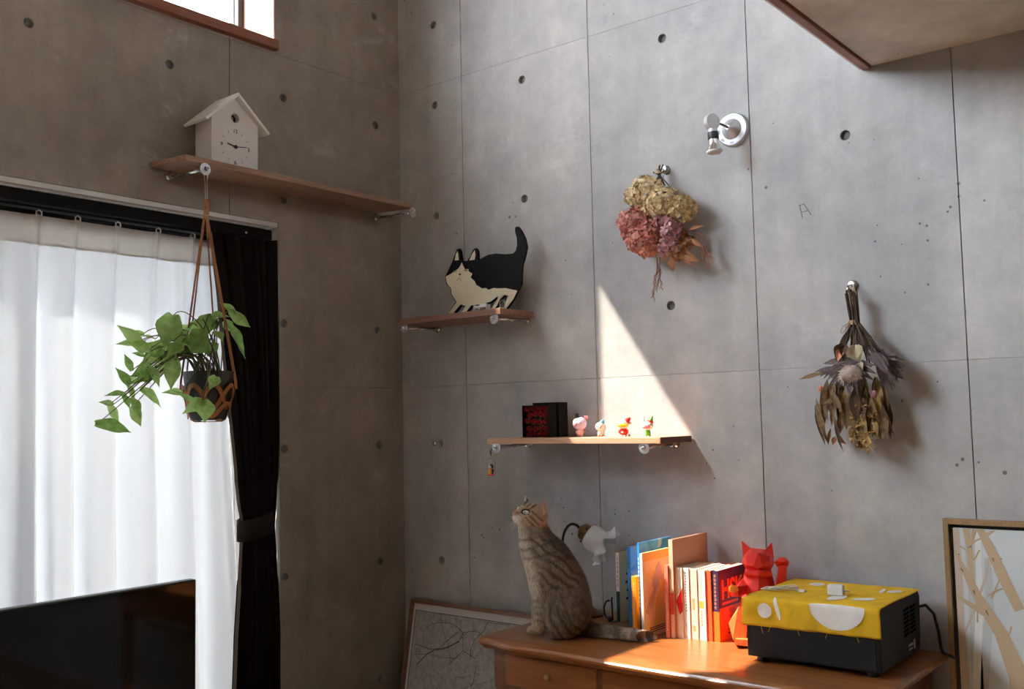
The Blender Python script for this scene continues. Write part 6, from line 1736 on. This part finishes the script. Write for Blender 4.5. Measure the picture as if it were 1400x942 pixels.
for k in range(150):
    x = r_.uniform(a0 + .01, a1 - .01); y = r_.uniform(b0 + .01, b1 - .01); a = r_.choice((.3, .3 + PI / 2)) + r_.gauss(0, .25); ln2 = r_.uniform(.02, .10)
    road([(x, y), (x + ln2 * math.cos(a) / 2, y + ln2 * math.sin(a) / 2), (x + ln2 * math.cos(a + .15), y + ln2 * math.sin(a + .15))], r_.uniform(.00025, .0005), 'street')
for k in range(10):
    x = r_.uniform(a0 + .05, a1 - .05); y = r_.uniform(b0 + .02, b1 * .55); a = r_.uniform(0, PI)
    road([(x + t * .05 * math.cos(a + t * .12), y + t * .05 * math.sin(a + t * .12)) for t in range(6)], .0010)

# ------------------------------------------------------------------ birch picture on the right
BPX0, BPX1, BPZ0, BPZ1 = 2.066, 2.66, .38, 1.108
BP = thing('birch_picture', 'framed picture of bare tan tree trunks on pale blue', 'picture', (BPX0, -.002, BPZ0))
bw, bh = BPX1 - BPX0, BPZ1 - BPZ0
M_FRG = wood('frame_gold_wood', (.26, .16, .07), (.36, .235, .11), 'Z', 8, .5)
for nm, a, c in (('side_rail', (0, -.026, 0), (.014, 0, bh)), ('side_rail', (bw - .014, -.026, 0), (bw, 0, bh)), ('top_rail', (.014, -.026, bh - .014), (bw - .014, 0, bh)), ('bottom_rail', (.014, -.026, 0), (bw - .014, 0, .014))):
    MB().box(a, c).build(nm, M_FRG, BP, bevel=.001)
MB().box((.014, -.010, .014), (bw - .014, -.002, bh - .014)).build('inner_border', M_BLACK, BP)  # black inner border between frame and canvas
cx0, cz0 = .024, .024
MB().box((cx0, -.020, cz0), (bw - cx0, -.0101, bh - cz0)).build('canvas', mat('canvas_pale_blue', S(205, 212, 216), .8, noise_amt=.06, noise_scale=8), BP)
def bpx(cx, cy): p = on_y(1240 + cx * 160 / 580, 680 + cy * 160 / 580, -.0225); return (p.x - BPX0, p.z - BPZ0)
def limb(pts, ws, matl, dep, name='painted_branch'):
    q = [bpx(*p) for p in pts]; mb = MB(); left = []; right = []
    for i, p in enumerate(q):
        a = q[max(i-1, 0)]; c = q[min(i+1, len(q)-1)]; v = Vector((c[0]-a[0], c[1]-a[1])).normalized(); nn = Vector((-v.y, v.x)) * ws[i] * .00042
        left.append((p[0]+nn.x, p[1]+nn.y)); right.append((p[0]-nn.x, p[1]-nn.y))
    cl = lambda p: (min(max(p[0], cx0), bw - cx0), min(max(p[1], cz0), bh - cz0))
    left = [cl(p) for p in left]; right = [cl(p) for p in right]
    for i in range(len(q) - 1):
        mb.add([(left[i][0], -dep, left[i][1]), (left[i+1][0], -dep, left[i+1][1]), (right[i+1][0], -dep, right[i+1][1]), (right[i][0], -dep, right[i][1])], [(0, 1, 2, 3)])
    mb.build(name, matl, BP, recalc=False)
M_TR1 = mat('trunk_tan', S(196, 172, 142), .85); M_TR2 = mat('trunk_rose', S(200, 184, 170), .85); M_TR3 = mat('trunk_grey', S(190, 197, 198), .85); M_TR4 = mat('trunk_pale', S(222, 224, 224), .85)
limb([(300, 120), (330, 500), (350, 900), (360, 1500)], [26, 30, 34, 40], M_TR3, .0203, 'painted_trunk'); limb([(400, 300), (410, 560), (380, 900), (370, 1500)], [20, 26, 30, 40], M_TR3, .0203, 'painted_trunk')
limb([(350, 130), (360, 500), (345, 900), (340, 1500)], [16, 20, 24, 30], M_TR4, .0205, 'painted_trunk')
limb([(235, 120), (255, 400), (262, 640), (275, 900), (280, 1500)], [26, 26, 30, 44, 50], M_TR2, .0207, 'painted_trunk'); limb([(290, 120), (310, 250), (322, 420)], [20, 16, 14], M_TR1, .0209); limb([(310, 250), (345, 150), (350, 125)], [8, 6, 5], M_TR1, .0209)
limb([(212, 255), (300, 390), (350, 490), (400, 570), (470, 680), (560, 900), (620, 1500)], [16, 22, 28, 34, 40, 60, 80], M_TR1, .0213, 'painted_trunk'); limb([(232, 488), (320, 535), (385, 575)], [12, 16, 20], M_TR1, .0211); limb([(360, 120), (410, 250), (480, 400), (560, 560)], [24, 28, 32, 30], M_TR1, .0215, 'painted_trunk')
limb([(640, 120), (650, 600), (640, 1300)], [40, 46, 60], M_TR3, .0204, 'painted_trunk'); limb([(880, 120), (890, 700), (880, 1300)], [34, 40, 52], M_TR3, .0204, 'painted_trunk'); limb([(760, 120), (745, 600), (770, 1300)], [30, 36, 46], M_TR2, .0206, 'painted_trunk')
limb([(1010, 120), (990, 500), (1000, 900), (1020, 1300)], [26, 34, 44, 54], M_TR1, .0208, 'painted_trunk'); limb([(990, 520), (920, 380), (880, 220), (870, 120)], [18, 14, 10, 7], M_TR1, .0209); limb([(760, 620), (830, 480), (860, 330)], [14, 10, 6], M_TR2, .0208); limb([(1000, 760), (1100, 600), (1180, 520)], [16, 12, 8], M_TR1, .0210); limb([(745, 420), (690, 300), (670, 200)], [12, 8, 5], M_TR2, .0210); limb([(1130, 120), (1140, 700), (1130, 1300)], [30, 36, 40], M_TR2, .0206, 'painted_trunk')
limb([(290, 665), (330, 570), (390, 400), (410, 290)], [6, 8, 8, 5], M_TR2, .0210); limb([(400, 490), (450, 460), (520, 440)], [5, 6, 5], M_TR1, .0217); limb([(420, 500), (445, 440), (470, 380)], [5, 5, 4], M_TR1, .0217); limb([(310, 240), (340, 215), (390, 195), (430, 170)], [6, 5, 5, 3], M_TR1, .0212); limb([(215, 215), (250, 230)], [5, 4], M_TR1, .0212); limb([(262, 240), (300, 265)], [5, 4], M_TR1, .0212); limb([(212, 150), (230, 170)], [5, 3], M_TR1, .0212)
for q in (((215, 330), (232, 300)), ((330, 130), (322, 200)), ((300, 330), (340, 300), (360, 260)), ((420, 240), (440, 250)), ((255, 350), (285, 385)), ((350, 620), (350, 540), (345, 500)), ((395, 180), (440, 150)), ((440, 330), (470, 300)), ((500, 700), (520, 640))): limb(list(q), [5] * len(q), M_TR1, .0218)
for q in (((268, 350), (280, 368)), ((330, 460), (338, 480)), ((392, 560), (405, 585)), ((255, 280), (262, 284)), ((240, 560), (250, 566)), ((425, 300), (432, 318))): limb(list(q), [4, 2], mat('bark_mark', S(120, 96, 74), .9), .0220, 'bark_mark')

# ------------------------------------------------------------------ pencil mark on the concrete
mb = MB()
for (a, b) in (((1092, 281), (1099, 279)), ((1093, 280), (1097, 298)), ((1099, 279), (1109, 294)), ((1096, 290), (1104, 288))):
    p, q = on_y(*a, -.0008), on_y(*b, -.0008); mb.tube([p, q], .0011, 4)
mb.build('scratched_mark', mat('scratch_grey', (.16, .16, .15), .9), wall_back)
